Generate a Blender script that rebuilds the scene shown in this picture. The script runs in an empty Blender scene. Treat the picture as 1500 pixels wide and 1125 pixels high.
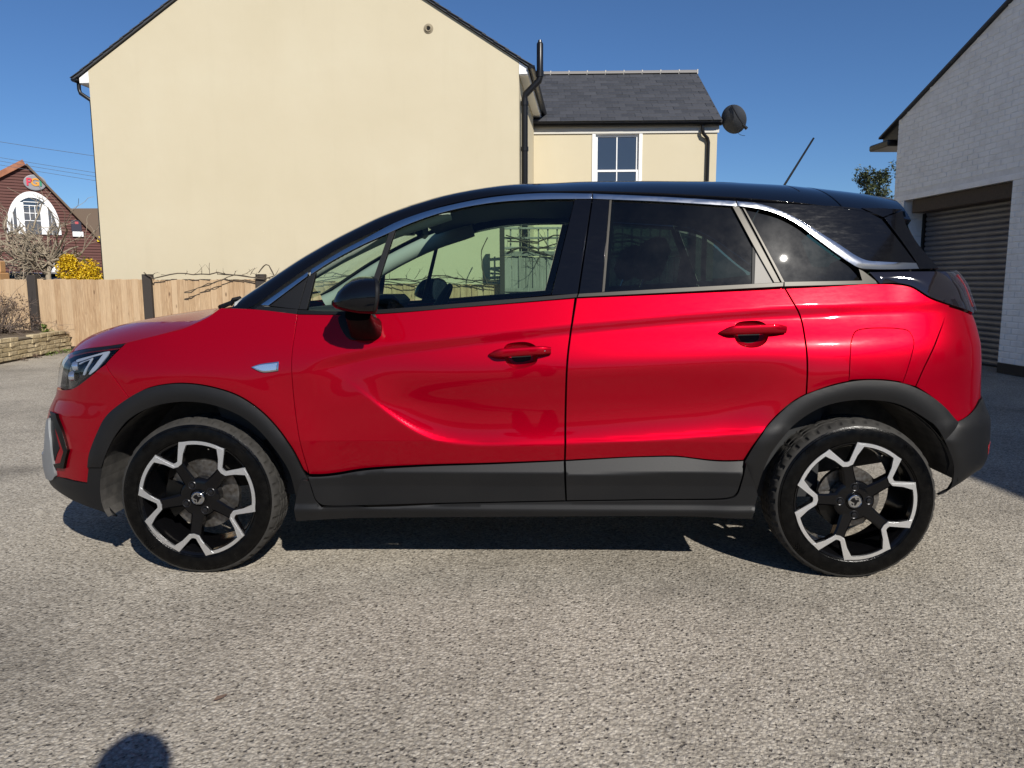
import bpy, math, random
import numpy as np
from mathutils import Vector, Matrix
from mathutils.geometry import delaunay_2d_cdt
rnd = random.Random(7)
PI = math.pi
sc = bpy.context.scene
col = sc.collection

# ================================================================ camera, world, sun, exposure
YAW, PITCH, ROLL = -0.0284567, 0.1362510, -0.0031383
cam_d = bpy.data.cameras.new('camera'); cam = bpy.data.objects.new('camera', cam_d); col.objects.link(cam)
cam_d.sensor_width = 36; cam_d.lens = 1105.5245/1500*36; cam_d.clip_end = 3000; cam_d.clip_start = .05
_f = Vector((math.sin(YAW)*math.cos(PITCH), math.cos(YAW)*math.cos(PITCH), -math.sin(PITCH)))
_r = Vector((math.cos(YAW), -math.sin(YAW), 0)); _u = _r.cross(_f)
_r2 = _r*math.cos(ROLL)+_u*math.sin(ROLL); _u2 = -_r*math.sin(ROLL)+_u*math.cos(ROLL)
cam.matrix_world = Matrix(((_r2.x,_u2.x,-_f.x,.042677),(_r2.y,_u2.y,-_f.y,-2.864683),(_r2.z,_u2.z,-_f.z,1.177637),(0,0,0,1)))
sc.camera = cam
SUN_AZ, SUN_EL = math.radians(27), math.radians(35.5)      # sun behind the camera, to its right
world = bpy.data.worlds.new('World'); sc.world = world; world.use_nodes = True
wn = world.node_tree; bg = wn.nodes['Background']
sky = wn.nodes.new('ShaderNodeTexSky'); sky.sky_type = 'NISHITA'; sky.sun_disc = False
sky.sun_elevation = SUN_EL; sky.sun_rotation = PI-SUN_AZ
sky.air_density = 1.0; sky.dust_density = 0; sky.ozone_density = 10; sky.altitude = 900
wn.links.new(sky.outputs[0], bg.inputs[0]); bg.inputs[1].default_value = .070
sun_d = bpy.data.lights.new('sun', 'SUN'); sun_d.energy = 4.6; sun_d.angle = math.radians(.53); sun_d.color = (1, .95, .87)
sun = bpy.data.objects.new('sun', sun_d); col.objects.link(sun)
sun.rotation_euler = Vector((-math.sin(SUN_AZ)*math.cos(SUN_EL), math.cos(SUN_AZ)*math.cos(SUN_EL), -math.sin(SUN_EL))).to_track_quat('-Z', 'Y').to_euler()
sc.view_settings.view_transform = 'Standard'; sc.view_settings.look = 'None'
sc.view_settings.exposure = .35; sc.view_settings.gamma = 1; sc.view_settings.use_curve_mapping = False
sc.render.engine = 'CYCLES'
sc.cycles.max_bounces = 10; sc.cycles.transparent_max_bounces = 24; sc.cycles.glossy_bounces = 5; sc.cycles.caustics_reflective = False
sc.cycles.sample_clamp_indirect = 6

# ================================================================ helpers
def tag(o, label=None, cat=None, group=None, kind=None):
    if label: o['label'] = label
    if cat: o['category'] = cat
    if group: o['group'] = group
    if kind: o['kind'] = kind
    return o
def empty(name, loc=(0,0,0), rz=0):
    o = bpy.data.objects.new(name, None); col.objects.link(o); o.location = loc; o.rotation_euler = (0,0,rz); o.empty_display_size = .2
    return o
def link(name, me, mat=None, parent=None, loc=None):
    o = bpy.data.objects.new(name, me); col.objects.link(o)
    if mat is not None and not me.materials: me.materials.append(mat)
    if parent is not None: o.parent = parent
    if loc is not None: o.location = loc
    return o
def clone(o, parent, loc=None, rot=None, mat=None):
    c = o.copy(); col.objects.link(c); c.parent = parent
    if loc is not None: c.location = loc
    if rot is not None: c.rotation_euler = rot
    return c
class MB:
    def __init__(s): s.v, s.f, s.m = [], [], []
    def add(s, v, f, mi=0):
        k = len(s.v); s.v += [tuple(map(float, a)) for a in v]; s.f += [tuple(i+k for i in a) for a in f]; s.m += [mi]*len(f); return s
    def box(s, x0, x1, y0, y1, z0, z1, M=None, mi=0):
        v = [Vector(a) for a in ((x0,y0,z0),(x1,y0,z0),(x1,y1,z0),(x0,y1,z0),(x0,y0,z1),(x1,y0,z1),(x1,y1,z1),(x0,y1,z1))]
        if M is not None: v = [M @ a for a in v]
        return s.add(v, [(0,3,2,1),(4,5,6,7),(0,1,5,4),(1,2,6,5),(2,3,7,6),(3,0,4,7)], mi)
    def bbox(s, x0, x1, y0, y1, z0, z1, b=.01, M=None, mi=0):
        """box with bevelled edges"""
        v, ix = [], {}
        for i, X in enumerate((x0, x1)):
            for j, Y in enumerate((y0, y1)):
                for k, Z in enumerate((z0, z1)):
                    sx, sy, sz = (b if i == 0 else -b), (b if j == 0 else -b), (b if k == 0 else -b)
                    for a, P in enumerate(((X,Y+sy,Z+sz),(X+sx,Y,Z+sz),(X+sx,Y+sy,Z))):
                        ix[i,j,k,a] = len(v); v.append(Vector(P))
        f = []
        for i in (0,1):
            q = [ix[i,j,k,0] for j,k in ((0,0),(0,1),(1,1),(1,0))]; f.append(q if i == 0 else q[::-1])
            q = [ix[a,i,k,1] for a,k in ((0,0),(1,0),(1,1),(0,1))]; f.append(q if i == 0 else q[::-1])
            q = [ix[a,j,i,2] for a,j in ((0,0),(0,1),(1,1),(1,0))]; f.append(q if i == 0 else q[::-1])
        for j in (0,1):
            for k in (0,1):
                q = [ix[0,j,k,1],ix[1,j,k,1],ix[1,j,k,2],ix[0,j,k,2]]; f.append(q if (j^k) else q[::-1])
                q = [ix[j,0,k,0],ix[j,1,k,0],ix[j,1,k,2],ix[j,0,k,2]]; f.append(q[::-1] if (j^k) else q)
                q = [ix[j,k,0,0],ix[j,k,1,0],ix[j,k,1,1],ix[j,k,0,1]]; f.append(q if (j^k) else q[::-1])
        for i in (0,1):
            for j in (0,1):
                for k in (0,1):
                    q = [ix[i,j,k,a] for a in range(3)]; f.append(q if (i^j^k) == 0 else q[::-1])
        if M is not None: v = [M @ a for a in v]
        return s.add(v, f, mi)
    def tube(s, pts, rad, n=8, cap=True, mi=0):
        pts = [Vector(a) for a in pts]; m = len(pts)
        if not hasattr(rad, '__len__'): rad = [rad]*m
        v, ref = [], None
        for i, P in enumerate(pts):
            t = (pts[min(i+1,m-1)]-pts[max(i-1,0)]); t = t.normalized() if t.length > 1e-9 else Vector((0,0,1))
            if ref is None: ref = t.orthogonal().normalized()
            ref = (ref-t*ref.dot(t)); ref = ref.normalized() if ref.length > 1e-6 else t.orthogonal().normalized()
            b = t.cross(ref)
            for k in range(n):
                a = 2*PI*k/n; v.append(P+(ref*math.cos(a)+b*math.sin(a))*rad[i])
        f = [(i*n+k, i*n+(k+1)%n, (i+1)*n+(k+1)%n, (i+1)*n+k) for i in range(m-1) for k in range(n)]
        if cap: f += [tuple(range(n))[::-1], tuple((m-1)*n+k for k in range(n))]
        return s.add(v, f, mi)
    def lathe(s, prof, n=32, axis='y', mi=0, close=False, a0=0, a1=2*PI):
        """prof: (axial, radius)"""
        v, full = [], abs(a1-a0-2*PI) < 1e-6
        N = n if full else n+1
        for k in range(N):
            a = a0+(a1-a0)*k/n; c, q = math.cos(a), math.sin(a)
            for (h, r) in prof: v.append((r*c, h, r*q) if axis == 'y' else ((r*c, r*q, h) if axis == 'z' else (h, r*c, r*q)))
        p = len(prof); f = []
        for k in range(n):
            for i in range(p-1 if not close else p):
                a, b = k*p+i, k*p+(i+1)%p; c, d = ((k+1)%N)*p+(i+1)%p, ((k+1)%N)*p+i
                f.append((a,b,c,d) if axis == 'y' else (a,d,c,b))
        return s.add(v, f, mi)
    def prism(s, poly, h0, h1, axis='y', mi=0):
        """extrude a 2-D polygon"""
        P = (lambda a,b,h: (a,h,b)) if axis == 'y' else ((lambda a,b,h: (a,b,h)) if axis == 'z' else (lambda a,b,h: (h,a,b)))
        n = len(poly); v = [P(a,b,h0) for a,b in poly]+[P(a,b,h1) for a,b in poly]
        f = [tuple(range(n)), tuple(range(n,2*n))[::-1]]+[(i, n+i, n+(i+1)%n, (i+1)%n) for i in range(n)]
        return s.add(v, f, mi)
    def mesh(s, name, mats=(), smooth=None):
        me = bpy.data.meshes.new(name); me.from_pydata(s.v, [], s.f); me.update()
        for m in mats: me.materials.append(m)
        if len(mats) > 1: me.polygons.foreach_set('material_index', s.m)
        import bmesh
        bm = bmesh.new(); bm.from_mesh(me); bmesh.ops.recalc_face_normals(bm, faces=bm.faces); bm.to_mesh(me); bm.free()
        if smooth:
            me.shade_smooth(); me.set_sharp_from_angle(angle=math.radians(smooth))
        return me
    def build(s, name, mat, parent=None, smooth=None, loc=None):
        mats = mat if isinstance(mat, (list, tuple)) else (mat,)
        return link(name, s.mesh(name, mats, smooth), None, parent, loc)

# ---------------------------------------------------------------- materials
MATS = {}
class NT:
    def __init__(s, m): s.t = m.node_tree; s.L = s.t.links.new
    def n(s, ty, **kw):
        o = s.t.nodes.new('ShaderNode'+ty)
        for k, v in kw.items():
            if k.startswith('_'): setattr(o, k[1:], v)
        return o
    def noise(s, scale, detail=4, rough=.55, vec=None, dist=0):
        o = s.n('TexNoise'); o.inputs['Scale'].default_value = scale; o.inputs['Detail'].default_value = detail; o.inputs['Roughness'].default_value = rough; o.inputs['Distortion'].default_value = dist
        if vec: s.L(vec, o.inputs['Vector'])
        return o.outputs['Fac']
    def vor(s, scale, vec=None, feature='F1', out='Distance', rand=1):
        o = s.n('TexVoronoi'); o.feature = feature; o.inputs['Scale'].default_value = scale; o.inputs['Randomness'].default_value = rand
        if vec: s.L(vec, o.inputs['Vector'])
        return o.outputs[out]
    def ramp(s, fac, stops, interp='LINEAR'):
        o = s.n('ValToRGB'); e = o.color_ramp.elements; o.color_ramp.interpolation = interp
        while len(e) < len(stops): e.new(.5)
        for a, (p, c) in zip(e, stops): a.position = p; a.color = (c, c, c, 1) if not hasattr(c, '__len__') else (*c[:3], 1)
        s.L(fac, o.inputs[0]); return o.outputs[0]
    def mix(s, fac, a, b, mode='MIX'):
        o = s.n('Mix'); o.data_type = 'RGBA'; o.blend_type = mode
        for k, v in ((0, fac), (6, a), (7, b)):
            if hasattr(v, 'is_linked') or hasattr(v, 'links'): s.L(v, o.inputs[k])
            elif k == 0: o.inputs[0].default_value = v
            else: o.inputs[k].default_value = (*v[:3], 1) if hasattr(v, '__len__') else (v, v, v, 1)
        return o.outputs[2]
    def math(s, op, a, b=0.):
        o = s.n('Math'); o.operation = op
        for k, v in ((0, a), (1, b)):
            if hasattr(v, 'links'): s.L(v, o.inputs[k])
            else: o.inputs[k].default_value = v
        return o.outputs[0]
    def obj(s): return s.n('TexCoord').outputs['Object']
    def pos(s): return s.n('NewGeometry').outputs['Position']
    def rand(s): return s.n('ObjectInfo').outputs['Random']
    def scale(s, vec, sc_, rot=(0,0,0)):
        o = s.n('Mapping'); o.inputs['Scale'].default_value = sc_; o.inputs['Rotation'].default_value = rot; s.L(vec, o.inputs[0]); return o.outputs[0]
    def bump(s, h, strength=.3, dist=.01, normal=None):
        o = s.n('Bump'); o.inputs['Strength'].default_value = strength; o.inputs['Distance'].default_value = dist; s.L(h, o.inputs['Height'])
        if normal: s.L(normal, o.inputs['Normal'])
        return o.outputs[0]
def M(name, colr=(.5,.5,.5), rough=.5, metal=0, coat=0, fn=None, spec=.5, **kw):
    if name in MATS: return MATS[name]
    m = bpy.data.materials.new(name); m.use_nodes = True; MATS[name] = m
    b = m.node_tree.nodes['Principled BSDF']; I = b.inputs
    I['Base Color'].default_value = (*colr, 1); I['Roughness'].default_value = rough; I['Metallic'].default_value = metal
    I['Coat Weight'].default_value = coat; I['Coat Roughness'].default_value = kw.get('coat_rough', .02); I['Specular IOR Level'].default_value = spec
    if fn: fn(NT(m), I)
    return m
# ================================================================ materials
def _paint(T_, I):
    n = T_.noise(900, 1, .5, T_.obj())
    T_.L(T_.mix(n, (.262,.0,.0058), (.352,.0,.0122)), I['Base Color'])
    # old polish swirls: the coat is a little less smooth in places
    T_.L(T_.ramp(T_.noise(7, 6, .6, T_.obj()), [(.35,.012),(.75,.05)]), I['Coat Roughness'])
paint = M('red_metallic_paint', (.5,.0,.01), .43, .56, .58, _paint, spec=0); paint.node_tree.nodes['Principled BSDF'].inputs['Coat IOR'].default_value = 1.42
def _gloss(T_, I):
    w = T_.noise(14, 8, .75, T_.scale(T_.obj(), (1,1,5), (0,.5,0)))
    T_.L(T_.ramp(w, [(.4,.03),(.75,.16)]), I['Roughness'])
gloss = M('gloss_black', (.003,.0033,.005), .06, 0, 0, _gloss, spec=.34)
def _plas(T_, I):
    n = T_.noise(420, 2, .6, T_.obj()); big = T_.noise(3.5, 6, .6, T_.obj())
    T_.L(T_.mix(T_.ramp(big, [(.42,0),(.8,.5)]), (.0040,.0042,.005), (.0105,.010,.0098)), I['Base Color'])
    T_.L(T_.bump(n, .25, .001), I['Normal'])
plastic = M('black_textured_plastic', (.025,.026,.028), .52, fn=_plas, spec=.35)
plastic2 = M('dark_plain_plastic', (.006,.006,.007), .5, spec=.2)
chrome = M('satin_chrome', (.55,.56,.57), .12, 1)
dchrome = M('dark_chrome', (.030,.029,.027), .38, 1)
beige_trim = M('pale_grey_trim', (.26,.245,.22), .6)
silverp = M('silver_painted_plastic', (.24,.25,.26), .4, .3)
void = M('black_underbody', (.004,.004,.004), .9)
def _liner(T_, I):
    T_.L(T_.ramp(T_.noise(9, 6, .65, T_.obj()), [(.35,(.022,.021,.02)),(.65,(.075,.07,.064))]), I['Base Color'])
liner = M('dusty_arch_liner', (.015,.015,.015), .85, fn=_liner)
def glassmat(name, tint, ior=1.5, smear=0):
    m = bpy.data.materials.new(name); m.use_nodes = True; t = m.node_tree; t.nodes.clear(); MATS[name] = m
    o = t.nodes.new('ShaderNodeOutputMaterial'); tr = t.nodes.new('ShaderNodeBsdfTransparent'); g = t.nodes.new('ShaderNodeBsdfGlossy')
    tr.inputs[0].default_value = (*tint, 1); g.inputs['Roughness'].default_value = .012
    fr = t.nodes.new('ShaderNodeFresnel'); fr.inputs[0].default_value = ior; mx = t.nodes.new('ShaderNodeMixShader')
    ge = t.nodes.new('ShaderNodeNewGeometry'); ma = t.nodes.new('ShaderNodeMath'); ma.operation = 'MULTIPLY_ADD'; ma.inputs[1].default_value = 1/ior-ior; ma.inputs[2].default_value = ior
    t.links.new(ge.outputs['Backfacing'], ma.inputs[0]); t.links.new(ma.outputs[0], fr.inputs[0])      # a thin pane reflects alike from both sides
    t.links.new(fr.outputs[0], mx.inputs[0]); t.links.new(tr.outputs[0], mx.inputs[1]); t.links.new(g.outputs[0], mx.inputs[2]); t.links.new(mx.outputs[0], o.inputs[0])
    if smear:      # finger marks and dust scatter a little light
        g2 = t.nodes.new('ShaderNodeBsdfGlossy'); g2.inputs['Roughness'].default_value = .26; m2 = t.nodes.new('ShaderNodeMixShader'); T_ = NT(m)
        t.links.new(T_.math('MULTIPLY', T_.ramp(T_.noise(9, 7, .7, T_.obj()), [(.3,.3),(.7,1)]), smear), m2.inputs[0]); t.links.new(mx.outputs[0], m2.inputs[1]); t.links.new(g2.outputs[0], m2.inputs[2]); t.links.new(m2.outputs[0], o.inputs[0])
    return m
glass = glassmat('tinted_side_glass', (.66,.82,.70), smear=.0015)
screen = glassmat('windscreen_glass', (.78,.88,.82))
privacy = glassmat('privacy_glass', (.085,.14,.135), smear=.0028)
winglass = M('house_window_glass', (.03,.04,.06), .02, 0, 0, spec=1.)
def _tyre(T_, I):
    n = T_.noise(30, 5, .6, T_.obj())
    T_.L(T_.mix(T_.ramp(n, [(.4,0),(.75,1)]), (.0015,.0015,.0017), (.0045,.0043,.004)), I['Base Color'])
    T_.L(T_.ramp(n, [(.35,.13),(.7,.30)]), I['Roughness']); T_.L(T_.bump(T_.noise(160, 3, .6, T_.obj()), .35, .003), I['Normal'])
tyre_m = M('dressed_tyre_rubber', (.01,.01,.01), .35, fn=_tyre, spec=.16)
def _tread(T_, I):
    n = T_.noise(18, 5, .6, T_.obj())
    T_.L(T_.mix(n, (.006,.0057,.0053), (.040,.037,.033)), I['Base Color'])
tread_m = M('dusty_tread_rubber', (.04,.04,.037), .85, fn=_tread)
alloy_black = M('gloss_black_alloy', (.003,.003,.0035), .12, 0, 0, spec=.3)
alloy_cut = M('diamond_cut_alloy', (.93,.94,.95), .34, 1)
def _disc(T_, I): T_.L(T_.ramp(T_.noise(60, 3, .5, T_.scale(T_.obj(), (1,.05,1))), [(.3,(.10,.085,.07)),(.7,(.24,.23,.215))]), I['Base Color'])
disc_m = M('brake_disc_steel', (.4,.38,.36), .4, .9, fn=_disc)
interior = M('charcoal_interior', (.012,.013,.014), .75)
seat_m = M('dark_seat_fabric', (.014,.014,.016), .9)
trimgrey = M('pale_grey_pillar_trim', (.42,.42,.40), .8)
lamp_clear = glassmat('clear_lamp_cover', (.9,.92,.95))
lamp_bright = M('lamp_reflector', (.75,.77,.8), .15, .9)
lamp_drl = M('white_light_guide', (.33,.36,.41), .25, .2)
smoke = M('smoked_tail_lamp', (.012,.010,.012), .05, 0, .8)
redlens = M('red_reflector', (.35,.01,.01), .1, 0, .8)
def _ground(T_, I):
    p = T_.pos()
    wob = T_.n('VectorMath'); wob.operation = 'MULTIPLY_ADD'
    nz = T_.n('TexNoise'); nz.inputs['Scale'].default_value = 90; T_.L(p, nz.inputs['Vector'])
    T_.L(nz.outputs['Color'], wob.inputs[0]); wob.inputs[1].default_value = (.012,.012,.012); T_.L(p, wob.inputs[2])
    pw = wob.outputs[0]
    st = T_.vor(78, pw); cell = T_.vor(78, pw, out='Color'); cell2 = T_.vor(170, pw, out='Color')
    g1 = T_.n('SeparateColor'); T_.L(cell, g1.inputs[0]); g2 = T_.n('SeparateColor'); T_.L(cell2, g2.inputs[0])
    stone = T_.ramp(g1.outputs[0], [(0,(.26,.228,.183)),(.35,(.365,.325,.264)),(.7,(.45,.402,.330)),(1,(.60,.55,.465))])
    stone2 = T_.ramp(g2.outputs[0], [(0,(.215,.190,.153)),(.5,(.375,.335,.272)),(1,(.57,.525,.44))])
    c = T_.mix(.5, stone, stone2)
    # dark pits between the stones
    pit = T_.ramp(T_.vor(60, pw, out='Distance'), [(.0,1),(.22,1),(.38,0)])
    pitsel = T_.ramp(T_.noise(37, 3, .6, p), [(.47,0),(.58,1)])
    pitf = T_.math('MULTIPLY', pit, pitsel)
    c = T_.mix(T_.math('MULTIPLY', pitf, .84), c, (.070,.060,.048))
    gaps = T_.ramp(st, [(.0,0),(.42,0),(.72,1)])
    c = T_.mix(T_.math('MULTIPLY', gaps, .42), c, (.09,.08,.07))
    # wide stains and wear
    big = T_.ramp(T_.noise(.75, 7, .62, p, .4), [(.34,.66),(.50,.96),(.70,1.14)])
    c = T_.mix(1, c, big, 'MULTIPLY')
    spot = T_.ramp(T_.noise(2.6, 6, .65, p), [(.57,0),(.74,.45)])
    c = T_.mix(spot, c, (.10,.088,.072))
    T_.L(c, I['Base Color'])
    h = T_.math('SUBTRACT', T_.math('MULTIPLY', T_.math('SUBTRACT', 1., st), .8), T_.math('MULTIPLY', pitf, 1.2))
    h = T_.math('ADD', h, T_.math('MULTIPLY', T_.noise(230, 2, .6, p), .4))
    T_.L(T_.bump(h, .8, .006), I['Normal'])
ground_m = M('worn_asphalt', (.3,.28,.25), .9, fn=_ground, spec=.25)
def _render(T_, I):
    p = T_.obj(); a = T_.noise(.55, 6, .6, p); f = T_.noise(130, 3, .6, p); b = T_.noise(6, 5, .6, p)
    c = T_.ramp(a, [(.3,(.525,.462,.325)),(.55,(.545,.482,.345)),(.75,(.565,.508,.37))])
    c = T_.mix(T_.ramp(b, [(.66,0),(.85,.25)]), c, (.63,.59,.50))
    spk = T_.ramp(T_.vor(2.2, p), [(.0,1),(.012,1),(.02,0)])
    c = T_.mix(T_.math('MULTIPLY', spk, .35), c, (.75,.73,.66))
    st = T_.noise(3, 5, .6, T_.scale(p, (1.2,1.2,.12))); c = T_.mix(T_.ramp(st, [(.55,0),(.8,.22)]), c, (.46,.40,.275))
    T_.L(c, I['Base Color']); T_.L(T_.bump(T_.math('ADD', f, T_.math('MULTIPLY', T_.noise(4,4,.5,p), 2.)), .22, .008), I['Normal'])
cream = M('cream_painted_render', (.72,.63,.45), .85, fn=_render, spec=.3)
def _white(T_, I):
    p = T_.pos(); n = T_.noise(4, 7, .65, p); r = T_.rand()
    c = T_.mix(T_.ramp(n, [(.45,0),(.78,.7)]), (.86,.855,.84), (.60,.575,.54))
    c = T_.mix(T_.math('MULTIPLY', r, .25), c, (.78,.775,.76))
    T_.L(c, I['Base Color']); T_.L(T_.bump(T_.noise(60, 4, .6, p), .5, .004), I['Normal'])
whitebrick = M('white_painted_brick', (.62,.62,.61), .8, fn=_white)
def _mort(T_, I): T_.L(T_.ramp(T_.noise(9, 5, .6, T_.pos()), [(.35,(.70,.69,.67)),(.7,(.83,.82,.80))]), I['Base Color'])
whitemortar = M('painted_mortar', (.5,.49,.47), .9, fn=_mort)
upvc = M('white_upvc', (.80,.80,.79), .35)
blackpipe = M('black_plastic_pipe', (.008,.008,.009), .32, spec=.3)
def _slate(T_, I):
    r = T_.rand(); n = T_.noise(14, 5, .6, T_.obj())
    c = T_.mix(r, (.036,.038,.044), (.058,.060,.068)); c = T_.mix(T_.ramp(n, [(.5,0),(.8,.5)]), c, (.085,.085,.085)); T_.L(c, I['Base Color'])
slate = M('grey_slate', (.07,.07,.08), .6, fn=_slate)
ridge_m = M('grey_ridge_tile', (.20,.19,.18), .8)
def _wood(T_, I, c0=(.24,.145,.075), c1=(.39,.26,.145), c2=(.52,.39,.25), kn=(.085,.042,.018)):
    p = T_.obj(); r = T_.rand()
    off = T_.n('CombineXYZ'); T_.L(T_.math('MULTIPLY', r, 37.), off.inputs[0]); T_.L(T_.math('MULTIPLY', r, 91.), off.inputs[2])
    q = T_.n('VectorMath'); q.operation = 'ADD'; T_.L(p, q.inputs[0]); T_.L(off.outputs[0], q.inputs[1]); q = q.outputs[0]
    g = T_.noise(8, 6, .6, T_.scale(q, (9,9,.55)), 1.2); g2 = T_.noise(3.2, 4, .55, T_.scale(q, (1.2,1.2,.5)))
    c = T_.ramp(g, [(.3,c0),(.55,c1),(.75,c2)])
    c = T_.mix(T_.ramp(g2, [(.45,0),(.72,.55)]), c, tuple(a*.68 for a in c1))
    c = T_.mix(T_.math('MULTIPLY', r, .55), c, tuple(a*1.02 for a in c2))
    k = T_.ramp(T_.vor(5.2, T_.scale(q, (1.5,1.5,.75))), [(.0,1),(.07,.9),(.17,0)])
    c = T_.mix(T_.math('MULTIPLY', k, .8), c, kn)
    T_.L(c, I['Base Color']); T_.L(T_.bump(g, .35, .004), I['Normal'])
fencewood = M('fresh_fence_timber', (.5,.38,.23), .8, fn=_wood)
greywood = M('weathered_grey_timber', (.2,.19,.17), .9, fn=lambda T_, I: _wood(T_, I, (.12,.115,.10), (.20,.19,.17), (.30,.285,.26), (.05,.045,.04)))
darkpost = M('dark_stained_post', (.035,.028,.024), .8)
def _stone(T_, I):
    p = T_.pos(); r = T_.rand(); n = T_.noise(16, 6, .65, p)
    c = T_.mix(r, (.42,.33,.18), (.56,.46,.29)); c = T_.mix(T_.ramp(n, [(.40,0),(.72,.85)]), c, (.23,.19,.12)); T_.L(c, I['Base Color'])
    T_.L(T_.bump(T_.noise(38, 5, .65, p), 1, .012), I['Normal'])
stone_m = M('buff_walling_stone', (.45,.36,.22), .9, fn=_stone)
mortar_m = M('earthy_mortar', (.16,.13,.09), .95)
soil_m = M('dry_soil', (.12,.09,.06), .95)
def _bark(T_, I, a=(.20,.16,.115), b=(.40,.34,.25)):
    n = T_.noise(30, 5, .6, T_.pos()); T_.L(T_.mix(n, a, b), I['Base Color'])
bark = M('pale_bark', (.3,.25,.18), .9, fn=_bark)
darkbark = M('dark_vine_bark', (.05,.04,.03), .9, fn=lambda T_, I: _bark(T_, I, (.035,.028,.02), (.11,.085,.06)))
twig = M('grey_brown_twigs', (.12,.09,.07), .9, fn=lambda T_, I: _bark(T_, I, (.075,.055,.045), (.20,.155,.125)))
def leafmat(name, a, b):
    def fn(T_, I):
        n = T_.noise(3, 3, .6, T_.pos()); w = T_.n('TexWhiteNoise'); T_.L(T_.n('NewGeometry').outputs['Random Per Island'], w.inputs[0]) if False else None
        isl = T_.n('NewGeometry').outputs['Random Per Island']
        T_.L(T_.mix(T_.math('ADD', T_.math('MULTIPLY', isl, .7), T_.math('MULTIPLY', n, .3)), a, b), I['Base Color'])
    return M(name, a, .55, fn=fn)
leaf_dark = leafmat('evergreen_leaf', (.022,.035,.012), (.085,.10,.035))
leaf_green = leafmat('weed_leaf', (.06,.10,.015), (.16,.22,.04))
leaf_yellow = leafmat('yellow_blossom', (.50,.30,.005), (.80,.58,.02))
leaf_dry = leafmat('dry_brown_leaf', (.07,.045,.035), (.20,.135,.09))
def _roller(T_, I): T_.L(T_.ramp(T_.noise(2.4, 6, .6, T_.pos()), [(.35,(.10,.10,.112)),(.7,(.145,.145,.155))]), I['Base Color'])
roller_m = M('grey_roller_steel', (.22,.22,.23), .5, .2, fn=_roller)
lintel_m = M('dark_old_timber', (.06,.042,.03), .85, fn=lambda T_, I: _bark(T_, I, (.03,.022,.016), (.085,.06,.042)))
def _wb(T_, I):
    n = T_.noise(5, 5, .6, T_.scale(T_.pos(), (.3,.3,5))); T_.L(T_.mix(n, (.055,.016,.012), (.115,.036,.026)), I['Base Color'])
wboard = M('brown_weatherboard', (.08,.025,.02), .75, fn=_wb)
def _rt(T_, I): T_.L(T_.ramp(T_.noise(2.5, 6, .7, T_.pos()), [(.3,(.20,.075,.04)),(.7,(.36,.15,.08))]), I['Base Color'])
redtile = M('orange_clay_tile', (.3,.12,.06), .85, fn=_rt)
browntile = M('brown_roof_tile', (.13,.09,.06), .9)
chimbrick = M('red_brown_brick', (.17,.08,.055), .9)

def haze_coat(m, f, r):
    """fine polishing swirls in the lacquer: a faint wide lobe over the sharp one"""
    t = m.node_tree; o = [n for n in t.nodes if n.type == 'OUTPUT_MATERIAL'][0]; b = t.nodes['Principled BSDF']
    g = t.nodes.new('ShaderNodeBsdfGlossy'); g.inputs['Roughness'].default_value = r; mx = t.nodes.new('ShaderNodeMixShader'); T_ = NT(m)
    w = T_.noise(22, 8, .8, T_.scale(T_.obj(), (1,1,4), (0,.6,0)))
    t.links.new(T_.math('MULTIPLY', T_.ramp(w, [(.3,.25),(.7,1)]), f), mx.inputs[0]); t.links.new(b.outputs[0], mx.inputs[1]); t.links.new(g.outputs[0], mx.inputs[2]); t.links.new(mx.outputs[0], o.inputs[0])
haze_coat(paint, .0018, .19); haze_coat(gloss, .0016, .28)
# ---------------------------------------------------------------- car body surfaces (metres; car faces -X, near side y=0, centre line y=YC)
YC = 0.8825
XA, XB = -1.30, 1.40
FZ, FR = .3235, 1.302            # wheel radius, half wheelbase
def _corner(a, n):
    th = np.linspace(0, 1, 900)**3.2*np.pi/2
    ux = np.sin(th)**(2/n); uy = 1-np.cos(th)**(2/n)
    L = np.concatenate([[0], np.cumsum(np.hypot(np.diff(ux)*a, np.diff(uy)*YC))])
    return L, ux, uy
_LF, _UXF, _UYF = _corner(.86, 2.9)
_LR, _UXR, _UYR = _corner(.60, 3.2)
NOSE = np.array([(.15,.77),(.213,.815),(.284,.866),(.327,.89),(.383,.899),(.475,.895),(.566,.876),(.633,.853),(.70,.81),(.76,.794),(.795,.787),(.839,.773),(.866,.747),(.90,.70),(.96,.60),(1.1,.45)])
TAIL = np.array([(.2,.40),(.296,.48),(.371,.548),(.465,.578),(.53,.580),(.60,.577),(.63,.570),(.655,.552),(.70,.546),(.752,.542),(.85,.536),(.923,.528),(1.0,.505),(1.047,.485),(1.1,.462),(1.147,.444),(1.197,.404),(1.25,.33)])
CREASE = np.array([(-1.2,.88),(-.90,.885),(-.781,.868),(-.651,.774),(-.52,.667),(-.414,.594),(-.308,.552),(-.174,.540),(.16,.546),(.622,.575),(.884,.597),(1.014,.608),(1.3,.62)])
RIDGE = np.array([(-1.2,.80),(-.95,.83),(-.801,.870),(-.543,.925),(-.171,.967),(.17,1.003),(.612,1.041),(.947,1.064),(1.38,1.081),(1.9,1.09)])
def ip(x, T): return np.interp(x, T[:,0], T[:,1])
def _fine(T, r):
    g = np.linspace(T[0,0], T[-1,0], 700); v = ip(g, T); k = int(r/(g[1]-g[0]))|1
    ker = np.hanning(k+2)[1:-1]; ker /= ker.sum()
    vp = np.concatenate([np.full(k, v[0]), v, np.full(k, v[-1])])
    return np.stack([g, np.convolve(vp, ker, 'same')[k:-k]], 1)
NOSE, TAIL, CREASE, RIDGE = _fine(NOSE,.05), _fine(TAIL,.04), _fine(CREASE,.2), _fine(RIDGE,.3)
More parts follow.
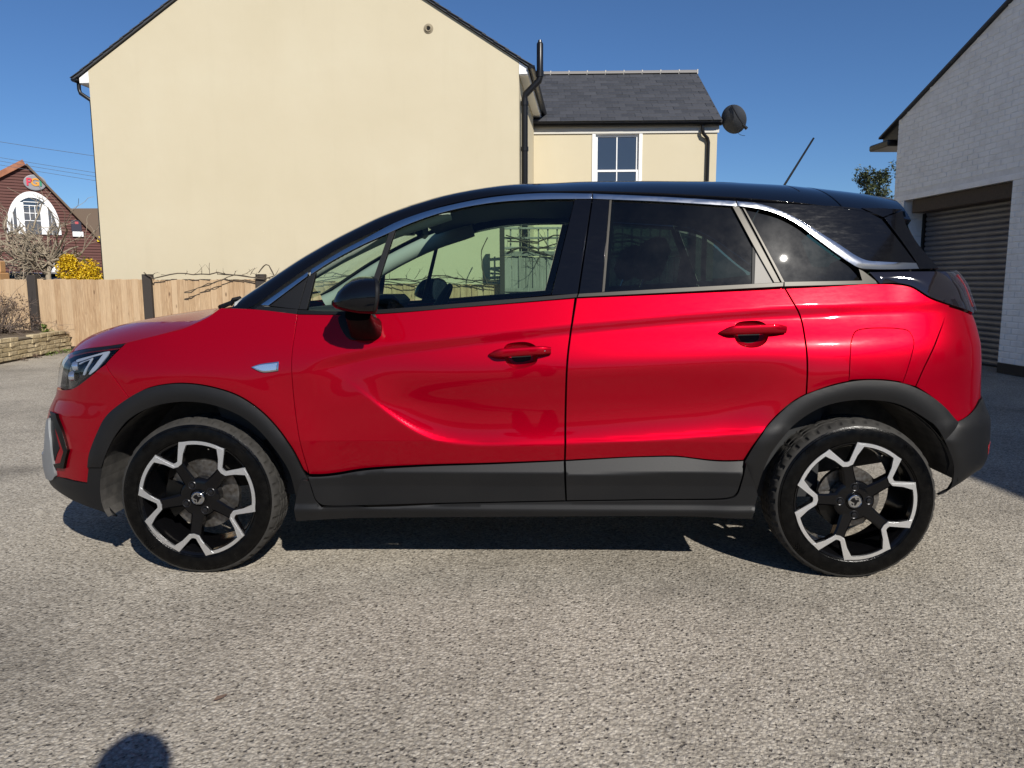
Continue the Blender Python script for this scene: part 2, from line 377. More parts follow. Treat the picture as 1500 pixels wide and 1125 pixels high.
def sst(a, b, x):
    t = np.clip((x-a)/(b-a), 0, 1); return t*t*(3-2*t)
def side(s, z):
    """inward offset of the car's flank"""
    s = np.asarray(s, float); z = np.asarray(z, float)
    z0 = np.where(z > .80, z-.80, 0)
    k = .40/.17
    zz = np.minimum(z0, .17)
    d = .5*k*zz*zz + .40*np.maximum(z0-.17, 0)
    # lower flank leans in towards the sill
    d = d + .22*np.maximum(.56-z, 0)*sst(-1.35,-.6,s)*(1-sst(.9,1.3,s))
    d = d + .16*np.maximum(.5-z, 0)*(1-sst(-1.35,-.6,s)) + .10*np.maximum(.5-z,0)*sst(.9,1.3,s)
    # scalloped recess between the lower crease and the shoulder ridge
    zc, zr = ip(s, CREASE), ip(s, RIDGE)
    A = .028*sst(-.84, -.25, s)*(1-.55*sst(.75, 1.12, s))
    u = z-zc
    rise = 1-np.exp(-np.maximum(u+.010,0)/.055)
    rise = np.where(u > -.012, rise*sst(-.010,.018,u), 0)
    ease = 1-.8*sst(.10,.34,u)
    top = 1-sst(-.040, .012, z-zr)
    A2 = .013*sst(-.86, -.65, s)*(1-.45*sst(.9, 1.5, s))*(1-sst(1.6,1.9,s))
    d = d + A*rise*ease*np.where(z < zr, 1, 1)*(1-sst(-.25,-.02,z-zr)) + A2*(sst(-.20,-.03,z-zr)*top)
    # haunches over the wheels
    for xw in (-FR, FR):
        r = np.hypot(s-xw, z-.32)
        d = d - .010*np.exp(-((r-.47)/.10)**2)
    return d + .012*(np.clip(s,-1.6,1.6)/1.3)**2
def F(s, z):
    s = np.asarray(s, float); z = np.asarray(z, float); s, z = np.broadcast_arrays(s, z)
    lf = np.clip(XA-s, 0, _LF[-1]); lr = np.clip(s-XB, 0, _LR[-1])
    fx, fy = np.interp(lf, _LF, _UXF), np.interp(lf, _LF, _UYF)
    rx, ry = np.interp(lr, _LR, _UXR), np.interp(lr, _LR, _UYR)
    x = np.clip(s, XA, XB) - ip(z, NOSE)*fx + ip(z, TAIL)*rx
    w = (1-sst(0, .85, lf/_LF[-1]))*(1-sst(0, .85, lr/_LR[-1]))
    y = YC*(fy+ry) + side(s, z)*w*(1-.5*np.maximum(fy, ry))
    return np.stack([x, y, z], -1)
def gy(x, z):
    x = np.asarray(x, float); z = np.asarray(z, float)
    y = .078+.28*(z-1.08)+.14*np.maximum(z-1.08, 0)**2
    y = y + .10*np.maximum(-.15-x, 0)**2 + .11*np.maximum(x-.85, 0)**2 + .9*np.maximum(x-1.45,0)**2
    return y
def G(x, z):
    x, z = np.broadcast_arrays(np.asarray(x, float), np.asarray(z, float))
    return np.stack([x, gy(x, z), z], -1)
# roof and windscreen: rail height and centre height along x
RAIL = np.array([(-1.40,.93),(-1.20,1.035),(-1.085,1.085),(-.885,1.222),(-.732,1.315),(-.541,1.402),(-.327,1.476),(-.13,1.515),(.064,1.530),(.281,1.530),(.552,1.519),(.852,1.500),(1.078,1.480),(1.296,1.452),(1.432,1.428),(1.62,1.39),(1.8,1.35)])
SIL = np.array([(-1.50,.915),(-1.38,.985),(-1.225,1.082),(-1.07,1.183),(-.92,1.278),(-.77,1.360),(-.595,1.444),(-.478,1.486),(-.333,1.528),(-.19,1.560),(-.022,1.592),(.249,1.606),(.547,1.607),(.845,1.602),(1.141,1.585),(1.437,1.551),(1.616,1.522),(1.8,1.49)])
RAIL, SIL = _fine(RAIL,.14), _fine(SIL,.16)
def T(x, y):
    x, y = np.broadcast_arrays(np.asarray(x, float), np.asarray(y, float))
    zr = ip(x, RAIL); yr = gy(x, zr); v = np.clip((YC-y)/(YC-yr), 0, 1.2)
    p = 3+11*(1-sst(-.40, .15, x)); yref = .37+.18*np.clip((x+.35)/.35, 0, 1)
    vr = (YC-yref)/(YC-yr)
    dz = (ip(x, SIL)-zr)/(1-vr**p)
    return np.stack([x, y, zr+dz*(1-v**p)+.02*sst(0,1,1-v)*(1-sst(-.5,.0,x))], -1)
D = {
 'fender': [(-1.1855,1.0745,1),(-1.0457,1.0691),(-0.8786,1.0505,1),(-0.8842,0.9726),(-0.8905,0.8951),(-0.8904,0.8166),(-0.8845,0.7103),(-0.8697,0.5765),(-0.8452,0.4258,1),(-0.8628,0.4404,1),(-0.8949,0.5237),(-0.9462,0.6061),(-1.0179,0.684),(-1.1012,0.74),(-1.1965,0.7718),(-1.2902,0.7862),(-1.3752,0.7846),(-1.4721,0.7665),(-1.5589,0.7261,1),(-1.6173,0.7864),(-1.6919,0.8571,1),(-1.6532,0.9373,1),(-1.4909,0.9698),(-1.3367,0.996),(-1.2385,1.0352)],
 'bumper': [(-1.6911,0.8558,1),(-1.6173,0.7864),(-1.5589,0.7261,1),(-1.6435,0.6612),(-1.69,0.5712),(-1.7213,0.4912),(-1.7344,0.4382,1),(-1.753,0.3696,1),(-1.8396,0.3723),(-1.9305,0.3775,1),(-1.9335,0.4097),(-1.9533,0.5129),(-2.0261,0.6193),(-2.15,0.6622),(-2.011,0.7307,1),(-1.8752,0.7506),(-1.7726,0.8004)],
 'front_arch': [(-1.7344,0.4382,1),(-1.7213,0.4912),(-1.69,0.5712),(-1.6435,0.6612),(-1.5589,0.7261),(-1.4721,0.7665),(-1.3752,0.7846),(-1.2902,0.7862),(-1.1965,0.7718),(-1.1012,0.74),(-1.0179,0.684),(-0.9462,0.6061),(-0.8949,0.5237),(-0.8628,0.4404),(-0.8425,0.3994,1),(-0.9044,0.2278,1),(-0.9033,0.2943),(-0.919,0.4307),(-0.945,0.4915),(-0.9979,0.5724),(-1.0701,0.6426),(-1.165,0.6907),(-1.2588,0.7119),(-1.3605,0.7114),(-1.4628,0.6891),(-1.5443,0.6443),(-1.6033,0.5739),(-1.6451,0.4945),(-1.6693,0.4414,1)],
 'bumper_lower': [(-1.7346,0.4367,1),(-1.6695,0.44,1),(-1.6924,0.3467),(-1.6973,0.2725),(-1.6768,0.2257,1),(-1.7686,0.2499),(-1.8799,0.2716),(-1.9494,0.2997),(-2.0019,0.3359),(-2.0007,0.3602,1),(-1.9312,0.3759,1),(-1.8401,0.3708),(-1.7534,0.3681,1)],
 'skid': [(-2.022,0.614,1),(-1.9533,0.5129),(-1.9335,0.4097),(-1.9305,0.3775,1),(-2.0007,0.3602,1),(-2.0324,0.3816),(-2.0473,0.4692),(-2.0511,0.5574,1)],
 'fog_trim': [(-2.0251,0.6397,1),(-1.9466,0.6401,1),(-1.8728,0.5736),(-1.829,0.4989,1),(-1.8651,0.419,1),(-1.927,0.4136,1),(-1.9414,0.4293,1),(-1.8847,0.4429,1),(-1.8578,0.4928,1),(-1.9058,0.5588),(-1.9677,0.6148,1)],
 'headlight': [(-1.6532,0.9373,1),(-1.7574,0.925),(-1.9105,0.9091),(-2.0271,0.8902),(-2.0828,0.8707),(-2.0683,0.8432),(-2.0534,0.8043),(-2.0357,0.7628),(-1.9923,0.7383),(-1.9337,0.7378),(-1.8757,0.7534),(-1.7729,0.8031),(-1.6956,0.857,1)],
 'drl_outer': [(-1.9503,0.8684),(-1.8411,0.8929),(-1.7772,0.9071,1),(-1.7424,0.912,1),(-1.7332,0.8909),(-1.751,0.8366),(-1.7866,0.8108,1),(-1.7996,0.8102),(-1.772,0.8575),(-1.7685,0.898,1),(-1.8283,0.8852),(-1.9337,0.861)],
 'drl_inner': [(-1.9117,0.8568),(-1.8633,0.8729),(-1.8313,0.8838,1),(-1.8211,0.8611),(-1.831,0.8059,1),(-1.8456,0.8052),(-1.832,0.8525),(-1.837,0.8754,1),(-1.866,0.8673),(-1.9042,0.8516)],
 'front_door': [(-0.8785,1.0492,1),(-0.7059,1.0476),(-0.5452,1.0513),(-0.1729,1.0806),(0.2036,1.111,1),(0.1866,0.9971),(0.1701,0.8688),(0.1653,0.6813),(0.1636,0.4827,1),(-0.118,0.4701),(-0.3979,0.46),(-0.6238,0.4441),(-0.7279,0.4268),(-0.7869,0.4207),(-0.843,0.4214,1),(-0.8697,0.5765),(-0.8845,0.7103),(-0.8904,0.8166),(-0.8905,0.8951),(-0.8842,0.9726)],
 'rear_door': [(0.2116,1.111,1),(0.6216,1.1308),(1.0127,1.1493,1),(1.0396,1.0958),(1.0694,1.0334),(1.0777,0.9445),(1.0815,0.8426),(1.0812,0.7461,1),(1.0301,0.7143),(0.9574,0.6457),(0.8949,0.5629),(0.8554,0.4866,1),(0.7805,0.484),(0.7285,0.4859),(0.657,0.494),(0.5959,0.501),(0.4904,0.4994),(0.3769,0.4948),(0.1689,0.4827,1),(0.1706,0.6813),(0.1753,0.8688),(0.1918,0.997)],
 'front_cladding': [(-0.8407,0.417,1),(-0.7872,0.4178),(-0.7281,0.4239),(-0.6241,0.4411),(-0.3981,0.4571),(-0.1181,0.4672),(0.1623,0.4798,1),(0.1647,0.4072),(0.1701,0.3198,1),(-0.3099,0.3065),(-0.7556,0.2935),(-0.7979,0.3007),(-0.8175,0.3221),(-0.8294,0.3669)],
 'rear_cladding': [(0.1689,0.4799,1),(0.377,0.4919),(0.4905,0.4965),(0.596,0.4981),(0.6572,0.4911),(0.7287,0.4831),(0.7807,0.4812),(0.8557,0.4838,1),(0.8469,0.4118),(0.8312,0.3532),(0.8086,0.3382),(0.454,0.3255),(0.1742,0.3198,1),(0.1701,0.4072)],
 'sill': [(-0.8373,0.3965,1),(-0.8281,0.352),(-0.8156,0.3131),(-0.7932,0.293),(-0.756,0.2889),(-0.31,0.302),(0.1702,0.3153),(0.4542,0.321),(0.8092,0.3323),(0.8344,0.3473),(0.8501,0.4059),(0.8589,0.4781,1),(0.9187,0.3474,1),(0.9015,0.2478,1),(0.8086,0.25),(0.6395,0.2555),(-0.1799,0.2482),(-0.8151,0.2342),(-0.903,0.2279,1),(-0.9033,0.2943),(-0.8637,0.4052)],
 'rear_arch': [(0.856,0.4809,1),(0.8949,0.5629),(0.9574,0.6457),(1.0301,0.7143),(1.0799,0.7461),(1.186,0.7829),(1.2777,0.7998),(1.3681,0.7996),(1.4697,0.7823),(1.576,0.7341),(1.6459,0.6826),(1.6896,0.6312,1),(1.6259,0.5646,1),(1.583,0.6215),(1.5172,0.6688),(1.4361,0.7057),(1.3389,0.7216),(1.2378,0.7191),(1.1377,0.693),(1.0459,0.6327),(0.9664,0.5369),(0.9351,0.4425),(0.9185,0.3489),(0.9015,0.2478,1)],
 'rear_bumper_lower': [(1.6896,0.6312,1),(1.7836,0.6568),(1.8899,0.6986,1),(2.0,0.6719),(2.0,0.6415),(1.9534,0.5436),(1.944,0.4657),(1.8871,0.4131),(1.7322,0.3715),(1.7002,0.3541),(1.6563,0.3421,1),(1.6953,0.3657),(1.6918,0.4249),(1.6675,0.4873),(1.6259,0.5646,1)],
 'quarter': [(1.0166,1.1493,1),(1.2028,1.1552),(1.3745,1.16),(1.455,1.1584),(1.5399,1.1465),(1.6218,1.1047),(1.723,1.0768,1),(1.6175,0.9633),(1.5415,0.8491),(1.5052,0.7742,1),(1.4697,0.7823),(1.3681,0.7996),(1.2777,0.7998),(1.186,0.7829),(1.085,0.7461,1),(1.0853,0.8426),(1.0816,0.9445),(1.0733,1.0334),(1.0435,1.0958)],
 'fuel_flap': [(1.2392,0.7973,1),(1.2434,0.8938),(1.2535,0.9493),(1.2734,0.982),(1.3084,0.9921),(1.4508,0.9919),(1.4913,0.9817),(1.5047,0.9463),(1.489,0.8931),(1.4518,0.7889,1),(1.3681,0.7996),(1.2777,0.7998)],
 'rear_bumper': [(1.7255,1.0729,1),(1.7966,1.0589),(1.9141,1.0402,1),(1.9001,0.9873),(1.8533,0.91),(1.8486,0.8168),(1.8556,0.7349),(1.8901,0.7014,1),(1.7841,0.6581),(1.6901,0.6324,1),(1.6459,0.6839),(1.576,0.7354),(1.5082,0.7742,1),(1.5445,0.8491),(1.6207,0.9633)],
 'tail_lamp': [(1.3822,1.1586,1),(1.3614,1.1836),(1.3453,1.2047,1),(1.5496,1.2068),(1.7664,1.2066),(1.9524,1.2005),(2.0,1.1691),(1.9616,1.0985),(1.898,1.0487,1),(1.7609,1.0699),(1.6227,1.1073),(1.5408,1.1491),(1.4557,1.1611)],
 'side_badge': [(-1.0457,0.8482,1),(-1.0166,0.8586),(-0.9394,0.8691,1),(-0.942,0.8351,1),(-1.0032,0.8299)],
 'archFgap': [(-1.7344,0.4382),(-0.8628,0.4404)],
 'reflector': [(1.8656,0.5155,1),(1.9616,0.5106,1),(1.92,0.471,1),(1.9388,0.4552,1)],
 'handleF': [(-0.1284,0.8891),(-0.0392,0.902),(0.1102,0.9173),(0.1023,0.8892),(0.0395,0.8662),(-0.0652,0.8661)],
 'handleR': [(0.7538,0.9701),(0.8388,0.9903),(1.0058,0.9951),(0.9864,0.9597),(0.899,0.9371),(0.8219,0.9447)],
 'cupF': [(-0.0734,0.9122),(-0.0604,0.9327),(-0.0262,0.9416),(0.0263,0.9403),(0.0552,0.9224),(0.0552,0.8687),(0.0265,0.8507),(-0.0259,0.8429),(-0.0573,0.8609)],
 'cupR': [(0.8101,0.9903),(0.8276,1.0133),(0.8674,1.0209),(0.9195,1.0183),(0.9437,0.9978),(0.9362,0.9496),(0.9086,0.9269),(0.8592,0.9219),(0.8216,0.9397)],
 'mirror_base': [(-0.7133,1.0372),(-0.5716,1.0448),(-0.5756,0.9725),(-0.6066,0.9571),(-0.6677,0.9545)],
 'chrome_sail': [(-1.0518,1.0825,1),(-0.8576,1.2125,1),(-0.8596,1.1962,1),(-1.0191,1.0799,1)],
 'sail': [(-1.0161,1.08,1),(-0.8621,1.1908,1),(-0.8932,1.0669,1)],
 'belt_sail': [(-1.0836,1.0661,1),(-1.0575,1.0784,1),(-0.896,1.0656,1),(-0.8965,1.0455,1),(-0.9882,1.0517)],
 'chrome_front': [(-0.8438,1.2233,1),(-0.7114,1.3012),(-0.6482,1.3334),(-0.5147,1.4033),(-0.4192,1.4395),(-0.321,1.4675),(-0.1275,1.5049),(0.0635,1.5204),(0.2757,1.5173,1),(0.2753,1.4968,1),(0.0634,1.4954),(-0.1272,1.4827),(-0.3204,1.4454),(-0.4645,1.3959),(-0.527,1.3678),(-0.6473,1.3143),(-0.7682,1.2513),(-0.8469,1.2016,1)],
 'chrome_rear': [(0.2797,1.5173,1),(0.5459,1.5034),(0.8405,1.4836,1),(0.8472,1.463,1),(0.5451,1.4841),(0.2793,1.4968,1)],
 'chrome_sweep': [(0.8444,1.4822,1),(0.9229,1.4736),(0.9938,1.4515),(1.077,1.4119),(1.1593,1.3592),(1.2419,1.3056),(1.2962,1.2683),(1.3386,1.2497),(1.3991,1.2443),(1.5438,1.2391,1),(1.554,1.2164,1),(1.4523,1.2138),(1.3496,1.2153),(1.306,1.2206),(1.2719,1.2392),(1.2229,1.2737),(1.1413,1.3378),(1.0752,1.3903),(1.0055,1.4283),(0.9346,1.4503),(0.8498,1.463,1)],
 'bar_front': [(-0.8567,1.1962,1),(-0.8469,1.2016,1),(-0.8274,1.2124,1),(-0.8573,1.0657,1),(-0.8904,1.0669,1)],
 'quarter_light': [(-0.826,1.2123,1),(-0.7681,1.25),(-0.6472,1.3129),(-0.5338,1.3637,1),(-0.626,1.0676,1),(-0.8559,1.0657,1)],
 'bar_mid': [(-0.5325,1.3651,1),(-0.508,1.3772,1),(-0.6011,1.065,1),(-0.6259,1.065,1)],
 'front_glass': [(-0.5066,1.3771,1),(-0.4644,1.3945),(-0.3203,1.4441),(-0.1271,1.4813),(0.0634,1.494),(0.2047,1.4959,1),(0.1109,1.1244,1),(-0.1731,1.0963),(-0.6011,1.065,1)],
 'belt_front': [(-0.8931,1.0642,1),(-0.7565,1.058),(-0.5491,1.0664),(-0.173,1.095),(0.2141,1.1255,1),(0.21,1.1111,1),(-0.1729,1.0793),(-0.5486,1.0506),(-0.714,1.0462),(-0.8937,1.0468,1)],
 'pillar_front': [(0.2074,1.4959,1),(0.2739,1.4968,1),(0.2141,1.1255,1),(0.1135,1.1218,1)],
 'pillar_rear': [(0.2793,1.4962,1),(0.3442,1.4936,1),(0.308,1.1318,1),(0.2207,1.1255,1)],
 'glass_strip': [(0.3451,1.4936,1),(0.3537,1.4936,1),(0.3186,1.1331,1),(0.3088,1.1318,1)],
 'rear_glass': [(0.355,1.493,1),(0.545,1.4835),(0.8258,1.4637,1),(0.8966,1.3171,1),(0.8857,1.1615,1),(0.3199,1.133,1)],
 'sash_strip': [(0.8979,1.3171,1),(0.9071,1.2931,1),(0.8962,1.1615,1),(0.8865,1.1615,1)],
 'grey_triangle': [(0.9082,1.2891,1),(0.9701,1.1665,1),(0.8971,1.1628,1)],
 'bar_silver': [(0.8271,1.4632,1),(0.8524,1.4616,1),(0.9938,1.1664,1),(0.9714,1.1657,1),(0.9083,1.2904)],
 'bar_black': [(0.8532,1.4616,1),(0.8656,1.4588,1),(1.0004,1.1664,1),(0.9946,1.1664,1)],
 'bar_chrome': [(0.8664,1.4588,1),(0.8759,1.4533,1),(1.0123,1.1669,1),(1.0012,1.1664,1)],
 'rear_quarter_glass': [(0.8798,1.4506,1),(0.9337,1.4381),(1.0046,1.4161),(1.0743,1.3781),(1.1402,1.3244),(1.222,1.2618),(1.271,1.2273),(1.3161,1.1732,1),(1.0138,1.1703,1)],
 'belt_rear': [(0.2194,1.1249,1),(0.6204,1.1466),(0.8857,1.1602),(1.007,1.1656,1),(1.0049,1.1507,1),(0.6199,1.1309),(0.214,1.1119,1)],
 'belt_quarter': [(1.011,1.1677,1),(1.316,1.1719,1),(1.3056,1.2154,1),(1.3189,1.2101),(1.3837,1.1591,1),(1.0101,1.1507,1)],
 'c_panel': [(0.8459,1.485,1),(1.0631,1.4732),(1.2815,1.4625),(1.3419,1.4545,1),(1.419,1.4138,1),(1.5471,1.2404,1),(1.3993,1.2465),(1.3388,1.2518),(1.2964,1.2704),(1.2421,1.3078),(1.1595,1.3614),(1.0772,1.414),(0.994,1.4537),(0.9231,1.4758)],
 'd_panel': [(1.4293,1.4179,1),(1.5104,1.4489,1),(1.5187,1.3955),(1.5599,1.3227),(1.6578,1.2181,1),(1.5588,1.2164,1),(1.5517,1.2391,1)],
 'spoiler_side': [(1.3422,1.4572,1),(1.4212,1.4576),(1.5109,1.4531,1),(1.4254,1.4206,1)],
}
# ---------------------------------------------------------------- body panels: an outline laid on a surface, meshed, with a rolled edge
def spline(poly, step):
    """closed outline; points with a third element are corners"""
    n = len(poly); P = [np.array(a[:2], float) for a in poly]; C = [len(a) > 2 for a in poly]; out = []
    for i in range(n):
        p1, p2 = P[i], P[(i+1)%n]; L = np.linalg.norm(p2-p1)
        if L < 1e-9: continue
        p0 = P[i-1] if not C[i] else 2*p1-p2
        p3 = P[(i+2)%n] if not C[(i+1)%n] else 2*p2-p1
        if C[i] and C[(i+1)%n]: p0, p3 = 2*p1-p2, 2*p2-p1
        k = max(1, int(round(L/step)))
        t1 = max(np.linalg.norm(p1-p0)**.5, 1e-4); t2 = L**.5; t3 = max(np.linalg.norm(p3-p2)**.5, 1e-4)
        m1 = (p1-p0)/t1-(p2-p0)/(t1+t2)+(p2-p1)/t2; m2 = (p2-p1)/t2-(p3-p1)/(t2+t3)+(p3-p2)/t3
        m1, m2 = m1*t2, m2*t2
        for j in range(k):
            t = j/k; out.append((2*t**3-3*t*t+1)*p1+(t**3-2*t*t+t)*m1+(-2*t**3+3*t*t)*p2+(t**3-t*t)*m2)
    return np.array(out)
def inside(pts, poly):
    x, y = pts[:,0], pts[:,1]; r = np.zeros(len(pts), bool); n = len(poly)
    for i in range(n):
        a, b = poly[i], poly[i-1]
        c = (a[1] > y) != (b[1] > y)
        r ^= c & (x < (b[0]-a[0])*(y-a[1])/((b[1]-a[1]) if b[1] != a[1] else 1e-12)+a[0])
    return r
def edgedist(pts, poly):
    d = np.full(len(pts), 9.); A = poly; B = np.roll(poly, -1, 0)
    for a, b in zip(A, B):
        ab = b-a; t = np.clip(((pts-a)@ab)/max(ab@ab, 1e-12), 0, 1); d = np.minimum(d, np.hypot(*(pts-a-t[:,None]*ab).T))
    return d
def inset_poly(p, g):
    a = .5*np.sum(p[:,0]*np.roll(p[:,1],-1)-np.roll(p[:,0],-1)*p[:,1]); s = 1 if a > 0 else -1
    t = np.roll(p,-1,0)-np.roll(p,1,0); t /= np.maximum(np.linalg.norm(t, axis=1), 1e-9)[:,None]
    return p+s*g*np.stack([-t[:,1], t[:,0]], 1)
def surf_n(S, u, v, e=6e-4):
    a = S(u+e, v)-S(u-e, v); b = S(u, v+e)-S(u, v-e); n = np.cross(a, b)
    return n/np.maximum(np.linalg.norm(n, axis=1), 1e-12)[:,None]
def panel(name, poly, S, mat, parent=None, off=0., gap=.0018, depth=.014, cell=.024, step=.016, mir=False, holes=(), bulge=0., roll=.0012, prof=None):
    O = inset_poly(spline(poly, step), gap) if gap else spline(poly, step)
    HS = [inset_poly(spline(h, step*.6), -.0005) for h in holes]
    lo, hi = O.min(0), O.max(0); gx, gz = np.meshgrid(np.arange(lo[0], hi[0]+cell, cell), np.arange(lo[1], hi[1]+cell, cell*.866))
    gx = gx+(np.arange(gx.shape[0])%2)[:,None]*cell*.5; g = np.stack([gx.ravel(), gz.ravel()], 1)
    k = inside(g, O); g = g[k]
    if len(g): g = g[edgedist(g, O) > cell*.45]
    for h in HS:
        if len(g): g = g[~inside(g, h)]
        if len(g): g = g[edgedist(g, h) > cell*.4]
    pts, E = list(O), [(i, (i+1)%len(O)) for i in range(len(O))]
    for h in HS:
        b = len(pts); pts += list(h); E += [(b+i, b+(i+1)%len(h)) for i in range(len(h))]
    pts += list(g)
    V, _, Fc, *_ = delaunay_2d_cdt([Vector(a) for a in pts], E, [], 0, 1e-5)
    V = np.array([(a.x, a.y) for a in V]); Fc = np.array([f for f in Fc if len(f) == 3])
    cen = V[Fc].mean(1); k = inside(cen, O)
    for h in HS: k &= ~inside(cen, h)
    Fc = Fc[k]; used = np.unique(Fc); rm = -np.ones(len(V), int); rm[used] = np.arange(len(used)); V = V[used]; Fc = rm[Fc]
    X = S(V[:,0], V[:,1]); N = surf_n(S, V[:,0], V[:,1])
    if bulge or prof:
        ed = edgedist(V, O)
        X = X+N*(prof(ed)[:,None] if prof else (bulge*(1-np.exp(-ed/.02)))[:,None])
    X = X+N*off
    a, b, c = X[Fc[:,0]], X[Fc[:,1]], X[Fc[:,2]]
    flip = np.einsum('ij,ij->i', np.cross(b-a, c-a), N[Fc[:,0]]) < 0
    Fc[flip] = Fc[flip][:,::-1]
    if bulge or prof:                                    # shading normals of the shaped surface
        fn = np.cross(X[Fc[:,1]]-X[Fc[:,0]], X[Fc[:,2]]-X[Fc[:,0]]); N = np.zeros_like(X)
        for j in range(3): np.add.at(N, Fc[:,j], fn)
        N /= np.maximum(np.linalg.norm(N, axis=1), 1e-12)[:,None]
    ed = {}
    for f in Fc:
        for i in range(3):
            e = (int(f[i]), int(f[(i+1)%3])); ed[e] = 1
    bd = [e for e in ed if (e[1], e[0]) not in ed]
    verts = [tuple(x) for x in X]; norms = [tuple(n) for n in N]; faces = [tuple(int(i) for i in f) for f in Fc]
    if depth:
        acc = {}
        for i, j in bd:
            t = X[j]-X[i]
            for q in (i, j): acc[q] = acc.get(q, np.zeros(3))+t/max(np.linalg.norm(t), 1e-9)
        r1, r2 = {}, {}
        for q, t in acc.items():
            lat = np.cross(t, N[q]); lat /= max(np.linalg.norm(lat), 1e-9)
            r1[q] = len(verts); verts.append(tuple(X[q]+lat*roll*.8-N[q]*roll)); norms.append(tuple(lat))
            r2[q] = len(verts); verts.append(tuple(X[q]+lat*roll*.8-N[q]*depth)); norms.append(tuple(lat))
        for i, j in bd: faces += [(j, i, r1[i], r1[j]), (r1[j], r1[i], r2[i], r2[j])]
    if mir:
        verts = [(x, 2*YC-y, z) for x, y, z in verts]; norms = [(x, -y, z) for x, y, z in norms]; faces = [f[::-1] for f in faces]
    me = bpy.data.meshes.new(name); me.from_pydata(verts, [], faces); me.update(); me.shade_smooth()
    me.normals_split_custom_set_from_vertices(norms); me.materials.append(mat)
    return link(name, me, None, parent)
# ================================================================ the red car
car = tag(empty('parked_car', (0,0,0)), 'red compact crossover car with black roof standing side-on in front of the cream house', 'car')
SC, SR = XA-_LF[-1], XB+_LR[-1]                # s at the nose and tail centre lines
def sh(poly, n): return poly
D['bumper'] = D['bumper'][:9]+[(-1.87,.3745),(-1.98,.366,1),(SC,.40,1),(SC,.722,1),(-2.3,.722)]+[(-2.0091,.733,1)]+D['bumper'][15:]
D['bumper_lower'] = D['bumper_lower'][:5]+[(-1.7616,.2526),(-1.8716,.2744),(-1.985,.300),(-2.15,.315),(SC,.315,1),(SC,.36,1),(-2.1,.36),(-1.985,.3625,1)]+D['bumper_lower'][10:]
D['skid'] = [(-2.02,.6143,1),(-1.965,.5134),(-1.945,.4108),(-1.94,.3789,1),(-1.99,.350),(-2.15,.338),(SC,.335,1),(SC,.44,1),(-2.2,.44),(-2.06,.46),(-2.045,.52),(-2.055,.60,1)]
D['rear_bumper_lower'] = [(1.6779,.6324,1),(1.7744,.6583),(1.8804,.6995,1),(2.05,.705),(SR,.705,1),(SR,.33,1),(2.15,.345),(1.95,.405),(1.8208,.414),(1.7144,.374),(1.6861,.3562)]+D['rear_bumper_lower'][10:]
D['rear_bumper'] = [(1.7126,1.0735,1),(1.7819,1.0596),(1.875,1.0414,1),(1.98,1.03,1),(1.985,.86),(1.98,.703,1),(1.8809,.7029,1)]+D['rear_bumper'][8:]
D['tail_lamp'] = D['tail_lamp'][:3]+[(1.5364,1.2067),(1.7398,1.2063),(1.88,1.2035),(2.0,1.20,1),(2.04,1.12),(2.01,1.035,1),(1.93,1.042),(1.873,1.0497,1)]+D['tail_lamp'][9:]
D['headlight'] = D['headlight'][:4]+[(-2.10,.872),(-2.17,.862,1),(-2.16,.80),(-2.12,.752),(-2.05,.738)]+D['headlight'][8:]
def sm(name, key, S, mat, parent, **k): return panel(name, D[key] if isinstance(key, str) else key, S, mat, parent, **k)
def rail_y(x): return float(gy(x, ip(x, RAIL)))
flapS = D['fuel_flap']
